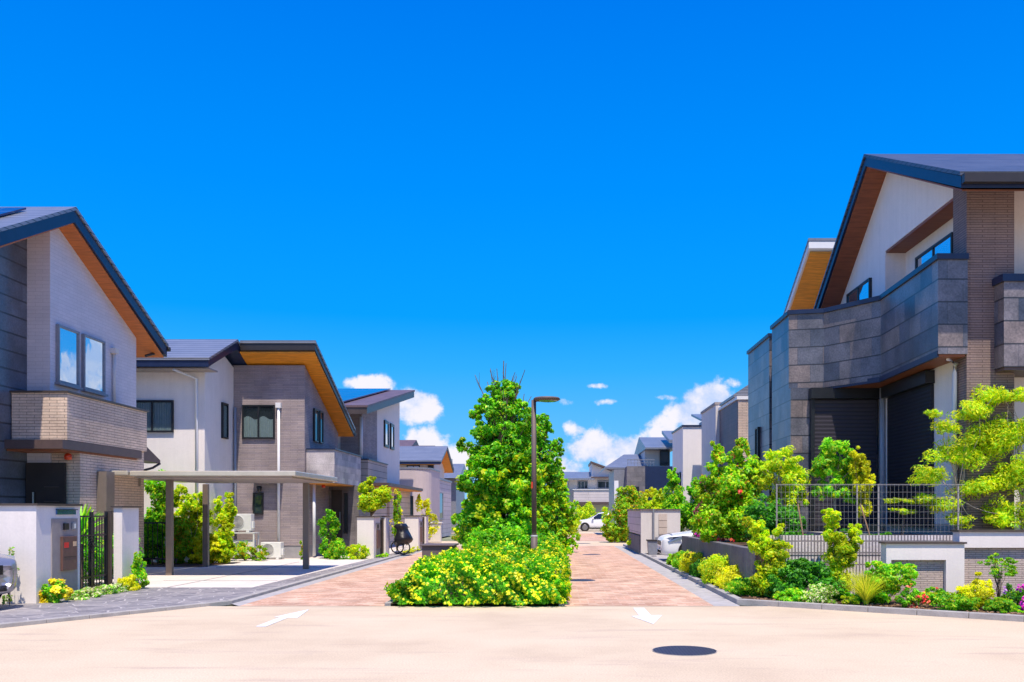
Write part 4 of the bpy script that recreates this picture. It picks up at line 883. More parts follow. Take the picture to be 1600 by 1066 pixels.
# ================================================================== CARS
def car(x, y, z, flip, mat, label):
    """nose towards -x when flip=1, +x when flip=-1. x is the nose."""
    t = thing('parked_car', label, 'car', (x, y, z), 'parked cars')
    st = [  # s(from nose), bottom, top, half width, belt, roof half width (0 = no cabin)
        (0.00, .30, .66, .58, .64, 0), (0.04, .22, .76, .72, .72, 0), (0.16, .20, .82, .82, .76, 0), (0.55, .20, .88, .86, .81, 0), (1.00, .20, .94, .87, .87, 0),
        (1.16, .20, .98, .86, .88, .70), (1.80, .20, 1.40, .87, .90, .60), (2.30, .20, 1.50, .87, .91, .60), (3.10, .20, 1.50, .87, .93, .60), (3.70, .20, 1.36, .86, .95, .58), (4.05, .25, 1.02, .84, .94, .66), (4.20, .40, .92, .76, .88, 0)]
    vs = []; fs = []; K = 12
    for (s, b, tp, w, bl, rw_) in st:
        if rw_: sec = [(.0, b), (w*.85, b), (w*.98, b+.12), (w, b+.3), (w*.98, bl-.06), (w*.95, bl), (rw_+.06, tp-.10), (rw_*.9, tp-.02), (rw_*.5, tp), (0, tp)]
        else: sec = [(.0, b), (w*.85, b), (w*.97, b+.08), (w, b+(bl-b)*.5), (w*.98, bl-.04), (w*.93, bl), (w*.75, tp-.02), (w*.5, tp-.005), (w*.25, tp), (0, tp)]
        for (a, h) in sec: vs.append((s, -a, h))
        for (a, h) in sec[-2:0:-1]: vs.append((s, a, h))
    n = 18
    for i in range(len(st)-1):
        for j in range(n): fs.append((i*n+j, i*n+(j+1) % n, (i+1)*n+(j+1) % n, (i+1)*n+j))
    fs += [tuple(range(n)), tuple(range((len(st)-1)*n, len(st)*n))[::-1]]
    T = lambda p: (x+flip*p[0], y+p[1]*flip, z+p[2])
    b = MB().add([T(p) for p in vs], fs).build('body', mat, t, smooth=True)
    ss = b.modifiers.new('sub', 'SUBSURF'); ss.levels = 2; ss.render_levels = 2
    def tb(name, m_, x0, x1, y0, y1, z0, z1, par=t, bv=.01):
        a = T((x0, y0, z0)); c_ = T((x1, y1, z1)); return MB().box(a[0], c_[0], a[1], c_[1], a[2], c_[2]).build(name, m_, par, bevel=bv)
    for sd in (-1, 1):
        q = [(1.30, .96), (1.85, 1.34), (2.35, 1.43), (3.1, 1.43), (3.6, 1.30), (3.85, 1.0)]
        vv = [T((s, sd*(.875-.26*(h-.92)/.5), h)) for s, h in q]
        MB().add(vv, [tuple(range(6))]).build('side_window', 'glass_car', t)
        hl = [(.08, .62, .64), (.24, .80, .61), (.62, .87, .70), (.60, .865, .80), (.26, .81, .77), (.10, .64, .72)]
        MB().add([T((a-.035, sd*(bq+.03), c_)) for a, bq, c_ in hl], [tuple(range(6))]).build('headlight', 'lamp_lens', t)
        for s in (.82, 3.42):
            c0 = T((s, sd*.80, .31))
            w = MB().lathe([(.001, -.10), (.30, -.10), (.315, -.06), (.315, .06), (.30, .09), (.001, .09)], c0, 28, axis='y').build('wheel', 'tyre', t)
            MB().lathe([(.001, -.105), (.20, -.108), (.21, -.10)], c0, 24, axis='y').build('rim', 'rim', w); MB().lathe([(.21, .10), (.20, .108), (.001, .105)], c0, 24, axis='y').build('rim', 'rim', w)
            arch = MB().lathe([(.001, 0), (.36, 0), (.36, .004), (.001, .004)], T((s, sd*.868, .33)), 28, axis='y'); arch.build('wheel_arch', 'car_trim', t)
        tb('mirror', mat, 1.35, 1.5, sd*.86, sd*1.0, .95, 1.07)
    MB().add([T(p) for p in [(1.16, -.70, .97), (1.16, .70, .97), (1.78, .58, 1.385), (1.78, -.58, 1.385)]], [(0, 1, 2, 3)]).build('windscreen', 'glass_car', t)
    for sd in (-1, 1):
        tb('door_handle', 'rim', 2.55, 2.75, sd*.868, sd*.90, .74, .77); tb('sill', 'car_trim', 1.2, 3.05, sd*.80, sd*.875, .17, .24)
    MB().add([T(p) for p in [(.30, -.66, .850), (.30, .66, .850), (1.08, .70, .950), (1.08, -.70, .950), (1.06, -.67, .953), (1.06, .67, .953), (.33, .63, .857), (.33, -.63, .857)]], [(0, 7, 6, 1), (1, 6, 5, 2), (2, 5, 4, 3), (3, 4, 7, 0)]).build('bonnet_seam', 'car_trim', t)
    tb('number_plate', 'trim_white', -.025, -.012, -.17, .17, .38, .46, bv=0)
    tb('grille', 'car_trim', -.012, .05, -.40, .40, .52, .66); tb('lower_grille', 'car_trim', .0, .1, -.48, .48, .27, .37)
    return t
car(3.13, 27.4, -.02, 1, 'car_white', 'white car parked nose out behind the dark retaining wall, by the cream enclosure')
sc = car(-8.22, 12.75, .06, -1, 'car_silver', 'silver car nose poking in at the left edge beside the white wall'); sc.rotation_euler.z = math.radians(-14)
car(1.35, 70, 0, 1, 'car_white', 'small distant white car parked at the end of the street')

# ================================================================== PLANTS
PL = plant
# median: flowering hedge
def hedge(label, x0, x1, y0, y1, h, n, nf, leaf, fs, cut=None):
    """a clipped, lumpy hedge: leaves near its rounded surface, five-petalled flowers scattered over it"""
    t = thing('flowering_hedge', label, 'hedge', ((x0+x1)/2, (y0+y1)/2, .03), 'flowering hedges on the median')
    def surf(m, depth):
        lx, ly = x1-x0, y1-y0; w = np.array([lx*h*1.3, lx*ly, ly*h, ly*h, lx*h*.4]); w /= w.sum(); k = rng.choice(5, m, p=w)
        a = rng.random(m); b_ = rng.random(m); P = np.empty((m, 3)); Q = np.zeros((m, 3))
        u = x0+lx*a
        P[:, 0] = np.select([k == 0, k == 1, k == 2, k == 3, k == 4], [u, u, x0, x1, u])
        P[:, 1] = np.select([k == 0, k == 1, k == 2, k == 3, k == 4], [y0, y0+ly*b_, y0+ly*a, y0+ly*a, y1])
        P[:, 2] = np.select([k == 1], [h], h*b_)
        Q[k == 0] = (0, -1, .5); Q[k == 1] = (0, -.15, 1); Q[k == 2] = (-1, 0, .5); Q[k == 3] = (1, 0, .5); Q[k == 4] = (0, 1, .5)
        c = np.stack([np.clip(P[:, 0], x0+.40, x1-.33), np.clip(P[:, 1], y0+.50, y1-.3), np.minimum(P[:, 2], h-.40)], 1)   # round the edges
        d = P-c; L = np.linalg.norm(d*np.array((1, .85, 1)), axis=1)[:, None]+1e-6; lim = .42
        d = np.where(L > lim, d/L*lim, d)
        lump = 1+.27*np.sin(P[:, 0:1]*7.1+P[:, 1:2]*3.3)*np.sin(P[:, 1:2]*5.7+P[:, 2:3]*8)+.17*np.sin(P[:, 0:1]*17+P[:, 2:3]*13+P[:, 1:2]*11)
        P = c+d*lump+d/(np.linalg.norm(d, axis=1)[:, None]+1e-6)*(rng.normal(0, .02, (m, 1))-depth*rng.random((m, 1))**1.6)
        env = .62+.38*np.sin(np.pi*np.clip((P[:, 0]-x0)/(x1-x0), 0, 1))**.5*np.clip((P[:, 1]-y0+.35)/.9, 0, 1)**.4
        P[:, 2] = np.maximum(P[:, 2]*env*(.95+.10*np.sin(P[:, 0]*3.1+P[:, 1]*1.3)), .03)+.03
        keep = np.ones(m, bool) if cut is None else ~((P[:, 0] < cut[0]) & (P[:, 1] > cut[1]))
        return P[keep], Q[keep]
    P, Q = surf(n, .20); leaves_mesh('foliage', P, Q, leaf, 'leaf_hedge', t, .38, .7)
    P, Q = surf(nf, .0); P += Q*.012; PP = np.repeat(P, 5, 0)+rng.normal(0, fs*.30, (len(P)*5, 3)); QQ = np.repeat(Q, 5, 0)
    leaves_mesh('flowers', PP, QQ, fs, 'petal_yellow', t, .85, .4)
    m = MB()
    for k in range(40):
        x = random.uniform(x0+.2, x1-.2); y = random.uniform(y0+.2, y1-.2)
        if cut and x < cut[0] and y > cut[1]: continue
        m.tube([(x, y, .03), (x+random.uniform(-.15, .15), y+random.uniform(-.15, .15), h*.8)], .008, 5)
    m.build('stem', 'bark', t)
hedge('big rounded hedge covered with yellow flowers at the near end of the median', -2.62, .13, 14.14, 18.9, .68, 56000, 2600, .065, .040, cut=(-1.85, 16.5))
hedge('long yellow flowering hedge running back along the right kerb of the median', -.50, .15, 19.0, 30.5, .66, 26000, 1800, .085, .045)
def big_tree(x, y, z, label, hgt, wid, n, seed, mat='leaf_mid', twigs=True, prf=(.78, .92, 1.0, .92, .66, .32, .1)):
    random.seed(seed); bl = []
    prof = lambda f: wid*float(np.interp(f, [0, .08, .35, .6, .8, .93, 1.0], prf))
    for i in range(78):
        f = .06+.92*((i+.5)/78); a = i*2.399+random.uniform(-.3, .3); rr = prof(f)*random.uniform(.42, .84)*(1+.16*math.sin(a*1.7+f*11)); q = random.uniform(.75, 1.2)*(.30*(1.1-.55*f))*wid/1.4
        bl.append((math.cos(a)*rr, math.sin(a)*rr, hgt*f, q*1.25, q*1.25, q))
    bl += [(0, 0, hgt*f, prof(f)*.6, prof(f)*.6, hgt*.08) for f in (.1, .22, .34, .46, .58, .7, .82, .92)]
    t = PL('broadleaf_tree', label, 'tree', x, y, z, bl, n, .108, mat, trunk=(hgt*.5, .07), stems=60, aspect=.62, clump=.36, shell=.5)
    P, Q = crown_points([(x+b[0]*1.02, y+b[1]*1.02, z+b[2], b[3], b[4], b[5]) for b in bl if b[2] < hgt*.6], int(n*.10), .3, None, .9)
    leaves_mesh('young_leaves', P, Q, .12, 'leaf_lime', t, .6, .6)
    if twigs:
        m = MB()
        for i in range(30):
            a = random.uniform(0, 6.28); r0 = random.uniform(0, wid*.35); r1 = r0+random.uniform(.05, wid*.45); h0 = hgt*random.uniform(.70, .9)*(1-.35*r0/wid); h1_ = h0+random.uniform(.6, 1.35)
            p = [(x+math.cos(a)*r0, y+math.sin(a)*r0, z+h0), (x+math.cos(a)*(r0+r1)/2, y+math.sin(a)*(r0+r1)/2, z+(h0+h1_)/2+.05), (x+math.cos(a)*r1, y+math.sin(a)*r1, z+h1_)]
            m.tube(p, .018, 5, r2=.008)
            for k in range(3):
                q = Vector(p[0]).lerp(Vector(p[2]), random.uniform(.3, .8)); m.tube([q, q+Vector((random.uniform(-.15, .15), random.uniform(-.15, .15), random.uniform(.15, .35)))], .008, 4, r2=.004)
        m.tube([(x, y, z+hgt*.8), (x+.02, y, z+hgt+.55)], .022, 6, r2=.012)
        m.build('bare_twigs', 'bark', t)
    random.seed(seed+99); return t
big_tree(-1.42, 23.6, .03, 'tall bushy green tree with bare twigs on top, in the middle of the median', 4.9, 1.27, 52000, 3, prf=(.88, .94, 1.0, 1.02, .84, .42, .14))
big_tree(-.62, 27.5, .03, 'second green tree on the median, half hidden behind the street lamp', 4.55, 1.02, 20000, 8, twigs=False, prf=(.9, .95, 1.0, 1.0, .84, .5, .2))
big_tree(.0, 33, .03, 'shorter tree on the median, right of and behind the lamp', 3.2, .78, 12000, 12, 'leaf_fresh', False)
PL('shrub', 'dark twiggy shrub low behind the tree on the median', 'shrub', -1.4, 21.6, .03, [(dx, 0, .6, .5, .5, .5) for dx in (-.3, .3, .8)], 4500, .10, 'leaf_mid', stems=12)
PL('shrub', 'small round green shrub at the far end of the median', 'shrub', .7, 60, .03, [(0, 0, .5, .9, .8, .7)], 2500, .14, 'leaf_lime')
PL('grass_tuft', 'dry tuft of grass on the brick edge left of the flowering hedge', 'grass', -2.75, 16.0, .01, [(0, 0, .12, .12, .1, .14)], 260, .12, 'leaf_grass', aspect=.12, jitter=.5, fol='blades', stems=3)

# left garden
PL('flowering_shrub', 'round mound of orange-yellow flowers at the foot of the white wall', 'flowers', -8.02, 14.35, .05, [(-.03, 0, .15, .19, .14, .17)], 900, .05, 'leaf_mid', flowers=('petal_orange', 330, .045), stems=5)
PL('ground_cover', 'low leafy ground cover below the iron gate', 'plant', -7.95, 15.6, .05, [(0, dy, .06, .17, .3, .09) for dy in (-.75, -.3, .15, .6)], 2600, .06, 'leaf_white', stems=8)
PL('shrub', 'yellow leaved low shrub at the foot of the gate pillar', 'shrub', -7.95, 16.55, .05, [(0, 0, .10, .2, .22, .16)], 900, .06, 'leaf_gold', stems=5)
PL('shrub', 'upright bright green shrub in front of the white gate pillar', 'shrub', -7.92, 16.95, .05, [(0, 0, .18, .18, .18, .2), (-.02, 0, .42, .12, .12, .2)], 1500, .06, 'leaf_fresh', stems=8)
PL('sprig', 'small pale twiggy plant between the silver car and the wall', 'plant', -8.55, 14.0, .05, [(0, 0, .55, .16, .08, .3), (-.05, 0, .2, .08, .06, .2)], 180, .06, 'leaf_white', stems=8)
PL('shrub', 'yellowish branch tips showing above the left end of the white wall', 'shrub', -10.1, 15.9, .05, [(0, 0, 1.75, .28, .2, .3), (-.1, 0, 1.2, .2, .2, .4)], 500, .09, 'leaf_gold', stems=5)
def fronds(name, label, cat, x, y, z, n, L, up, mat, wdt=.05):
    t = thing(name, label, cat, (x, y, z)); P = []; m = MB(); vs = []; fs = []
    for i in range(n):
        a = random.uniform(0, 6.28); tilt = random.uniform(.25, 1.0); pts = []
        for k in range(7):
            f = k/6; rr = L*f*math.sin(tilt)*(.6+.4*f); zz = up+L*f*math.cos(tilt)-L*.45*f*f*math.sin(tilt); pts.append(Vector((x+math.cos(a)*rr, y+math.sin(a)*rr, z+max(.02, zz))))
        side = Vector((-math.sin(a), math.cos(a), 0))
        o = len(vs)
        for k, p in enumerate(pts):
            w = wdt*math.sin(math.pi*min(.97, (k+.6)/7)); vs += [p-side*w, p+side*w]
        for k in range(6): fs.append((o+2*k, o+2*k+1, o+2*k+3, o+2*k+2))
    m.add(vs, fs); m.build('fronds', mat, t)
    if up > .2: MB().tube([(x, y, z), (x, y, z+up)], .06, 8).build('trunk', 'bark', t)
    return t
fronds('palm', 'spiky green palm behind the iron gate', 'palm', -9.0, 16.9, .05, 60, .9, .85, 'leaf_fresh', .03)
PL('shrub', 'dark shrub filling the garden behind the iron gate', 'shrub', -9.3, 17.8, .05, [(0, 0, .5, .6, .3, .5), (.6, .3, .5, .4, .3, .5)], 2500, .09, 'leaf_mid')
sd = 0
for (px, py0, py1, Y, w, mat, lb) in ((248, 735, 880, 25.1, .42, 'leaf_fresh', 'leafy tree with a high crown left of the nearest carport post'), (300, 762, 885, 25.2, .42, 'leaf_lime', 'yellow-green shrub tree between the two left carport posts'),
        (275, 800, 890, 24.8, .38, 'leaf_autumn', 'mixed green and rusty shrub low behind the nearest carport post'), (352, 790, 885, 25.1, .26, 'leaf_lime', 'slim yellow-green shrub right of the middle carport post'), (318, 835, 890, 24.9, .40, 'leaf_gold', 'low yellow shrub behind the carport'), (236, 810, 890, 24.8, .36, 'leaf_mid', 'dark green shrub at the left end behind the carport')):
    x = (px-CX)*Y/F; zt = 1.5+(HY-py0)*Y/F; h = zt-.06
    bl = [(random.uniform(-w*.55, w*.55), random.uniform(-.2, .2), h*f, w*.6, w*.45, h*.12) for f in np.linspace(.12, .88, 11)]
    PL('garden_shrub', lb, 'shrub', x, Y, .06, bl, 7500, .10, mat, stems=16, group=None, clump=.35, bark='bark_pale')
PL('shrub', 'low shrub with reddish tips in front of the stacked air conditioners', 'shrub', -9.25, 26.6, .05, [(-.25, 0, .28, .4, .25, .28), (.35, 0, .2, .3, .2, .22)], 1500, .09, 'leaf_autumn', stems=10)
PL('shrub', 'green vertical shrub beside the white wing, left of the air conditioners', 'shrub', -9.95, 26.3, .05, [(0, 0, .5, .28, .2, .5), (.1, 0, 1.2, .28, .2, .4), (.22, 0, 1.75, .25, .2, .25)], 2600, .09, 'leaf_lime', stems=10)
PL('shrub', 'tall loose shrub in front of the grey house door', 'shrub', -7.15, 28.0, .05, [(0, 0, .4, .3, .3, .4), (.05, 0, 1.0, .32, .25, .35), (0, 0, 1.35, .18, .18, .2)], 2400, .09, 'leaf_mid', stems=12)
PL('shrub', 'rounded bright green shrub left of the first entrance wall', 'shrub', -6.15, 27.6, .05, [(0, 0, .22, .34, .3, .26)], 1300, .08, 'leaf_lime', stems=6)
PL('shrub', 'low green shrub between the tall loose shrub and the rounded one', 'shrub', -6.75, 27.5, .05, [(0, 0, .26, .32, .3, .3)], 1400, .08, 'leaf_fresh', stems=6)
PL('shrub', 'small orange leaved plant beside the right carport post', 'shrub', -7.75, 27.3, .05, [(0, 0, .25, .14, .14, .28)], 400, .08, 'leaf_autumn', stems=5)
PL('tree', 'yellow-green tree above the entrance wall of the third house', 'tree', -6.15, 29.8, .05, [(0, 0, 1.75, .4, .35, .35), (-.2, 0, 2.2, .25, .25, .25), (.35, 0, 2.0, .3, .25, .25), (-.05, 0, 2.55, .16, .16, .14), (.5, 0, 1.95, .16, .15, .15)], 4200, .10, 'leaf_lime', trunk=(1.3, .035), stems=20, clump=.38)
PL('shrub', 'orange flowering climber between the entrance walls', 'shrub', -5.75, 32.2, .05, [(0, 0, 1.0, .2, .25, .4), (.02, 0, 1.7, .15, .2, .5)], 1500, .09, 'leaf_red_mix', flowers=('petal_orange', 40, .06), stems=8)
PL('shrub', 'thin yellow shrub before the rounded balcony', 'shrub', -6.3, 42.5, .05, [(0, 0, 1.6, .4, .3, .6), (.3, 0, .9, .4, .3, .5)], 1500, .12, 'leaf_gold', stems=10)
PL('ground_cover', 'low green plants at the foot of the first entrance wall on the lane', 'plant', -5.6, 29.0, .05, [(0, dy, .04, .12, .3, .06) for dy in (-.6, -.1, .4)], 700, .06, 'leaf_fresh', stems=3)
PL('ground_cover', 'dry yellow ground cover beside the covered bicycle wheel', 'plant', -5.3, 32.6, .05, [(0, dy, .05, .15, .5, .08) for dy in (-1.2, -.4, .4, 1.2)], 900, .07, 'leaf_grass', stems=3)
PL('shrub', 'orange and green planting beside the low cream wall far left', 'shrub', -4.9, 46, .03, [(0, 0, .35, .5, .4, .4)], 900, .12, 'leaf_autumn')

# right garden: tall trees on the raised bed
G = .84
PL('shrub_tree', 'large glossy shrub with red tips, left end of the raised garden', 'tree', 4.0, 19.8, G, [(-.55, -.1, .45, .42, .4, .42), (.1, -.2, .5, .45, .4, .45), (-.15, 0, 1.15, .50, .45, .42), (.3, 0, 1.5, .32, .35, .38), (-.35, .1, 1.75, .28, .3, .28), (.1, .1, 2.0, .2, .25, .25), (-.75, 0, 1.15, .22, .25, .25), (-.5, 0, 2.05, .12, .12, .15)], 12000, .095, 'leaf_red_mix', flowers=('petal_red', 14, .07), stems=24)
PL('shrub_tree', 'bright green tree with hanging leaves left of the stone corner', 'tree', 4.55, 18.0, G, [(-.05, 0, 1.65, .38, .35, .28), (.1, 0, 1.3, .42, .35, .35), (0, 0, .85, .3, .3, .35), (-.4, 0, 1.35, .22, .25, .25), (.25, 0, 1.0, .25, .25, .3)], 4600, .105, 'leaf_lime', trunk=(.9, .03), stems=20, aspect=.35, bark='bark_pale')
PL('shrub_tree', 'dark leafed shrub below the bright tree, left of the mesh fence', 'shrub', 4.2, 17.3, G, [(-.2, 0, .5, .35, .3, .4), (.2, 0, .4, .35, .3, .35)], 3500, .09, 'leaf_dark', stems=10)
PL('shrub_tree', 'fresh green tree in front of the left black shutter', 'tree', 5.35, 17.2, G, [(0, 0, 1.85, .30, .3, .22), (-.22, 0, 1.55, .28, .3, .24), (.2, 0, 1.45, .30, .3, .25), (-.02, 0, 1.15, .3, .3, .2), (.25, 0, 1.05, .2, .2, .2), (-.3, 0, 1.05, .15, .2, .14)], 4600, .115, 'leaf_fresh', trunk=(1.0, .028), stems=18, aspect=.34, bark='bark_pale')
PL('columnar_shrub', 'narrow yellow-green column shrub in front of the black shutter', 'shrub', 5.72, 16.9, G, [(0, 0, 1.45, .17, .17, .25), (-.05, 0, 1.7, .13, .13, .16), (.08, 0, 1.15, .19, .17, .25), (.05, 0, .8, .14, .14, .25)], 3200, .055, 'leaf_gold', stems=8, aspect=.7)
mp_b = [(0, 0, 1.5, .5, .35, .3), (-.55, 0, 1.15, .32, .3, .17), (.5, 0, 1.7, .45, .35, .35), (.2, 0, 2.15, .35, .3, .2), (.55, 0, 2.4, .3, .3, .18), (-.25, 0, 1.9, .22, .22, .12), (.85, 0, 1.1, .4, .3, .25), (.25, 0, .95, .42, .3, .2), (-.3, 0, .7, .3, .25, .14), (.75, 0, .55, .3, .3, .25), (-.45, 0, 2.1, .15, .15, .08), (-.65, 0, .8, .18, .2, .09), (.0, 0, .45, .3, .25, .12)]
mp_b = [(q[0], q[1], q[2]*1.14, q[3], q[4], q[5]) for q in mp_b]
PL('maple', 'yellow-green maple with layered airy branches at the right edge', 'tree', 7.15, 15.9, G, mp_b, 10500, .095, 'leaf_lime', trunk=(.9, .025), stems=20, aspect=.26, bark='bark_pale', clump=.46, shell=.25, clumps=26)
PL('maple', 'second yellow-green maple partly cut off by the right edge', 'tree', 8.25, 15.9, G, [(0, 0, 1.4, .4, .35, .35), (-.1, 0, 2.1, .35, .3, .28), (.2, 0, .7, .4, .35, .35), (-.2, 0, 2.7, .3, .3, .15)], 6000, .095, 'leaf_lime', trunk=(.8, .025), stems=20, aspect=.26, bark='bark_pale', clump=.46, shell=.2, clumps=26)
PL('shrub', 'flat-topped green plant behind the mesh fence', 'plant', 6.15, 16.0, G, [(0, 0, .85, .26, .15, .05), (0, 0, .68, .24, .15, .05)], 900, .07, 'leaf_lime', stems=6, aspect=.3)
PL('shrub', 'low dark plants behind the mesh fence at its left', 'plant', 4.7, 16.2, G, [(dx, 0, .15, .25, .2, .16) for dx in (-.6, -.1, .5, 1.1)], 1600, .08, 'leaf_dark', stems=8)
for i, (x, dx, lb) in enumerate(((4.25, .13, 'leaning wooden plant stake behind the left end of the mesh fence'), (5.35, .24, 'leaning wooden plant stake behind the middle of the mesh fence'))):
    o = MB().tube([(0, 0, 0), (-dx, 0, .8)], .014, 8).build('plant_stake', 'stake'); o.location = (x+dx, 15.8, G); tag(o, lb, 'stake', 'plant stakes')
# planting strip
PL('shrub', 'slender bright shrub at the bend of the dark retaining wall', 'shrub', 3.55, 15.15, .06, [(.05, 0, .25, .24, .2, .25), (.06, 0, .6, .22, .2, .22), (-.10, 0, .95, .2, .15, .18), (-.2, 0, 1.2, .15, .12, .12), (.18, 0, .8, .2, .15, .15), (.22, 0, 1.12, .12, .1, .1), (-.32, 0, 1.3, .1, .1, .08)], 5200, .07, 'leaf_lime', stems=16, clump=.35)
PL('shrub', 'broad dark green shrub in front of the ribbed block wall', 'shrub', 3.95, 14.85, .06, [(-.15, 0, .22, .3, .22, .24), (.25, 0, .3, .3, .22, .3), (.1, 0, .42, .25, .2, .2)], 3800, .075, 'leaf_dark', stems=12)
PL('shrub', 'upright yellow-green shrub against the middle of the ribbed wall', 'shrub', 4.65, 14.85, .06, [(.02, 0, .3, .16, .18, .3), (.05, 0, .75, .22, .2, .2), (-.08, 0, 1.08, .16, .15, .16), (.22, 0, .98, .18, .12, .14), (-.12, 0, 1.38, .14, .1, .12), (.3, 0, 1.2, .08, .1, .08)], 5200, .07, 'leaf_lime', stems=16, clump=.35)
PL('shrub', 'pale variegated low shrub at the kerb below the ribbed wall', 'shrub', 4.2, 14.1, .06, [(-.05, 0, .12, .26, .16, .15)], 1300, .045, 'leaf_white', stems=6)
PL('shrub', 'small lime mound by the kerb right of the variegated shrub', 'shrub', 4.52, 13.85, .06, [(0, 0, .06, .14, .1, .08)], 500, .04, 'leaf_lime', stems=4)
PL('shrub', 'dark low shrub behind the variegated one', 'shrub', 4.42, 14.5, .06, [(0, 0, .17, .22, .16, .18)], 1200, .06, 'leaf_dark', stems=6)
def grass_clump(x, y, z, n, L, label):
    t = thing('ornamental_grass', label, 'grass', (x, y, z)); vs = []; fs = []
    for i in range(n):
        a = random.uniform(0, 6.28); sp2 = random.uniform(.1, .8)*L; hh = L*random.uniform(.5, 1.0); o = len(vs); side = Vector((math.cos(a+1.57), math.sin(a+1.57), 0))*.0055
        for k in range(5):
            f = k/4; p = Vector((x+math.cos(a)*(.03+sp2*f*f), y+math.sin(a)*(.03+sp2*f*f), z+hh*(f-.12*f*f))); w = side*(1-f*.8); vs += [p-w, p+w]
        for k in range(4): fs.append((o+2*k, o+2*k+1, o+2*k+3, o+2*k+2))
    MB().add(vs, fs).build('blades', 'leaf_grass', t)
grass_clump(4.78, 13.85, .06, 800, .62, 'yellow ornamental grass fanning upward at the kerb')
PL('shrub', 'open green shrub left of the lower white wall panel', 'shrub', 5.2, 14.0, .06, [(0, 0, .38, .36, .2, .2), (.2, 0, .5, .24, .15, .16), (-.1, 0, .2, .25, .15, .18), (-.25, 0, .55, .15, .12, .12)], 3600, .065, 'leaf_fresh', stems=14)
PL('flowering_shrub', 'red flowering low plant in front of the lower tiled panel', 'flowers', 5.45, 13.5, .06, [(-.12, 0, .14, .18, .12, .14), (.22, 0, .18, .16, .12, .14)], 1100, .05, 'leaf_mid', flowers=('petal_red', 55, .04), stems=8)
PL('shrub', 'golden yellow rounded shrub beside the white wall end', 'shrub', 6.15, 13.3, .06, [(0, 0, .17, .25, .18, .19), (-.1, 0, .2, .17, .12, .14)], 1900, .045, 'leaf_gold', stems=8)
PL('shrub', 'taller golden shrub behind the rounded golden one', 'shrub', 6.55, 13.8, .06, [(0, 0, .2, .16, .14, .2), (-.05, 0, .42, .1, .1, .1)], 1100, .055, 'leaf_gold', stems=8)
PL('nandina', 'airy green shrub with thin stems before the right tiled panel', 'shrub', 6.95, 14.1, .06, [(0, 0, .62, .26, .16, .10), (.08, 0, .48, .2, .14, .08), (-.05, 0, .72, .12, .1, .08)], 1300, .045, 'leaf_fresh', stems=20, aspect=.4)
PL('flowering_shrub', 'magenta flowering plant at the lower right corner', 'flowers', 7.0, 13.2, .06, [(0, 0, .2, .22, .15, .2), (.3, 0, .22, .25, .15, .2)], 900, .05, 'leaf_mid', flowers=('petal_magenta', 130, .042), stems=8)
PL('shrub', 'sparse purple-spotted plant left of the magenta flowers', 'plant', 6.72, 13.2, .06, [(0, 0, .18, .12, .1, .18)], 350, .045, 'leaf_dark', flowers=('petal_purple', 14, .035), stems=8)
PL('ground_cover', 'low green ground cover along the kerb at the lower right', 'plant', 6.75, 12.75, .06, [(dx, -.12*dx, .03, .2, .08, .05) for dx in (-.3, 0, .3, .6)], 900, .045, 'leaf_fresh', stems=3)
for (x, y, w, h, mat, fl, lb) in ((3.18, 22.4, .22, .42, 'leaf_fresh', ('petal_red', 8, .06), 'green shrub with a red tip beside the white car'), (3.2, 20.9, .26, .48, 'leaf_gold', None, 'yellow shrub halfway along the dark retaining wall'), (3.16, 19.6, .2, .35, 'leaf_dark', None, 'dark low plant between the two yellow shrubs of the strip'),
        (3.2, 17.9, .28, .50, 'leaf_lime', None, 'bushy lime shrub at the kerb in front of the dark retaining wall'), (3.3, 16.7, .26, .38, 'leaf_gold', ('petal_orange', 20, .05), 'golden and orange mound near the retaining wall bend'), (3.3, 15.6, .26, .26, 'leaf_fresh', None, 'low fresh green plant at the near corner of the strip'),
        (3.14, 24.0, .16, .3, 'leaf_red_mix', None, 'small reddish plant at the driveway end of the strip')):
    PL('strip_shrub', lb, 'shrub', x, y, .06, [(0, -.1, h*.5, w*1.15, w*1.5, h*.58), (.02, .45, h*.45, w, w*1.3, h*.5)], 3200, .06, mat, flowers=fl, stems=8)
for (x, y, w, mat, fl, lb) in ((5.85, 13.15, .30, 'leaf_fresh', None, 'low spreading green plant between the red flowers and the golden mound'), (4.9, 14.35, .26, 'leaf_mid', None, 'leafy green filler plant behind the ornamental grass'),
        (5.75, 14.1, .22, 'leaf_lime', None, 'small lime plant against the lower tiled panel'), (7.5, 12.9, .34, 'leaf_mid', ('petal_magenta', 60, .042), 'dark leafed plant with magenta blooms cut by the right edge'),
        (6.45, 12.95, .24, 'leaf_fresh', None, 'low leafy plant at the kerb right of the golden mound'), (3.75, 14.3, .24, 'leaf_fresh', None, 'fresh green mat at the kerb corner'), (7.3, 14.0, .3, 'leaf_mid', None, 'green leafy filler between the airy shrub and the tiled wall')):
    PL('ground_plant', lb, 'plant', x, y, .06, [(0, 0, w*.35, w, w*.7, w*.45)], 1500, .055, mat, flowers=fl, stems=5)
fl_ = MB()
for k in range(260):
    a = random.uniform(3.1, 8.0); y = random.uniform(0, 1); yy = 14.6-(a-3.04)*.68+.15+y*.9 if a < 6.4 else 12.6+y*.8
    fl_.box(a, a+random.uniform(.02, .05), yy, yy+random.uniform(.02, .04), .062, .075)
fl_.build('bark_mulch', 'stake', kind='stuff')
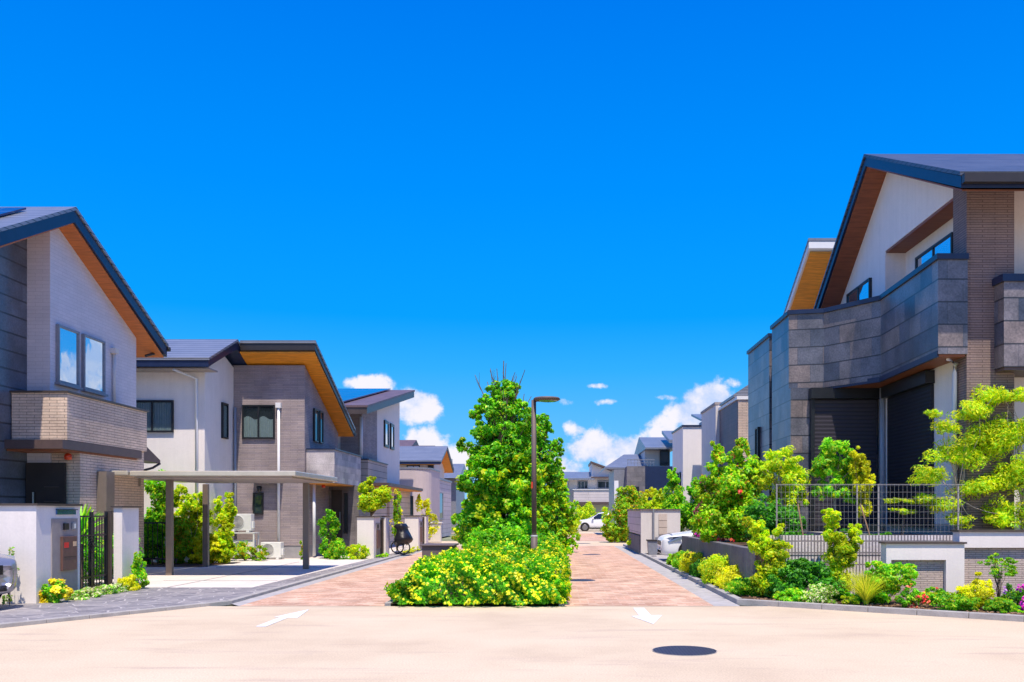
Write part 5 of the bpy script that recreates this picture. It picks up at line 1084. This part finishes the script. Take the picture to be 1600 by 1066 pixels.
# farther right-hand planting
PL('shrub', 'lime shrub at the kerb before the enclosure', 'shrub', 2.72+.45, 35.2, .06, [(0, 0, .3, .35, .5, .32), (0, 1.3, .5, .3, .5, .5)], 2400, .09, 'leaf_lime', stems=8)
PL('shrub', 'small golden shrub beside the enclosure plinth', 'shrub', 3.3, 33.2, .06, [(0, 0, .2, .3, .4, .25)], 900, .08, 'leaf_gold', stems=6)
PL('tree', 'round green and rust tree beside the far white car', 'tree', 3.35, 44, .06, [(-.2, 0, .8, 1.0, .8, .8), (.3, 0, 1.6, .9, .8, .8), (.1, 0, 2.3, .55, .5, .5), (-.6, -.2, .4, .5, .5, .45)], 9000, .15, 'leaf_autumn', trunk=(1.2, .06), stems=20)
PL('tree', 'yellow-green tree between the rust tree and the enclosure', 'tree', 4.9, 45, .06, [(0, 0, 1.2, .7, .6, .9), (-.2, 0, 2.1, .45, .5, .5)], 4500, .14, 'leaf_gold', trunk=(1.2, .05), stems=14)
PL('tree', 'pointed green tree above the cream enclosure', 'tree', 5.0, 38, .06, [(0, 0, 1.2, .65, .6, .8), (-.05, 0, 2.2, .45, .4, .6), (-.05, 0, 2.9, .28, .28, .4)], 6500, .12, 'leaf_fresh', trunk=(1.5, .05), stems=20)
PL('tree', 'second green tree right of the pointed one, before the white cubic house', 'tree', 5.85, 37, .06, [(0, 0, 1.3, .6, .5, .8), (-.1, 0, 2.3, .35, .35, .5)], 4500, .12, 'leaf_mid', trunk=(1.4, .05), stems=16)
PL('tree', 'lime young tree at the left of the white cubic house', 'tree', 4.35, 39, .06, [(0, 0, 1.1, .55, .5, .8), (.1, 0, 2.0, .3, .3, .4)], 3500, .12, 'leaf_lime', trunk=(1.2, .04), stems=12)
PL('tree', 'purple-leaved tree before the white cubic house', 'tree', 5.5, 33.5, .06, [(0, 0, 1.9, .35, .3, .5), (.2, 0, 2.4, .3, .25, .35), (-.2, 0, 1.3, .25, .25, .4)], 1700, .09, 'leaf_purple', trunk=(1.2, .03), stems=14)
PL('flowering_shrub', 'pink flowering shrub at the far end of the raised garden', 'flowers', 3.85, 23.2, G, [(0, 0, .12, .28, .3, .18)], 900, .07, 'leaf_fresh', flowers=('petal_magenta', 30, .07), stems=6)
PL('shrub', 'dark green shrub under the purple tree beside the raised garden', 'shrub', 4.35, 22.6, G, [(0, 0, .4, .35, .4, .45), (.1, 0, 1.0, .3, .3, .4)], 2600, .10, 'leaf_mid', stems=10)
PL('shrub', 'yellow low planting before the farthest white house', 'shrub', 2.4, 74, 0, [(0, 0, 1.2, .9, .8, 1.0), (1.6, 0, .9, .8, .7, .8)], 2200, .2, 'leaf_lime')
PL('shrub', 'tall green bush left of the far white car', 'shrub', .9, 66, 0, [(0, 0, .8, .8, .8, .8)], 1500, .2, 'leaf_lime')
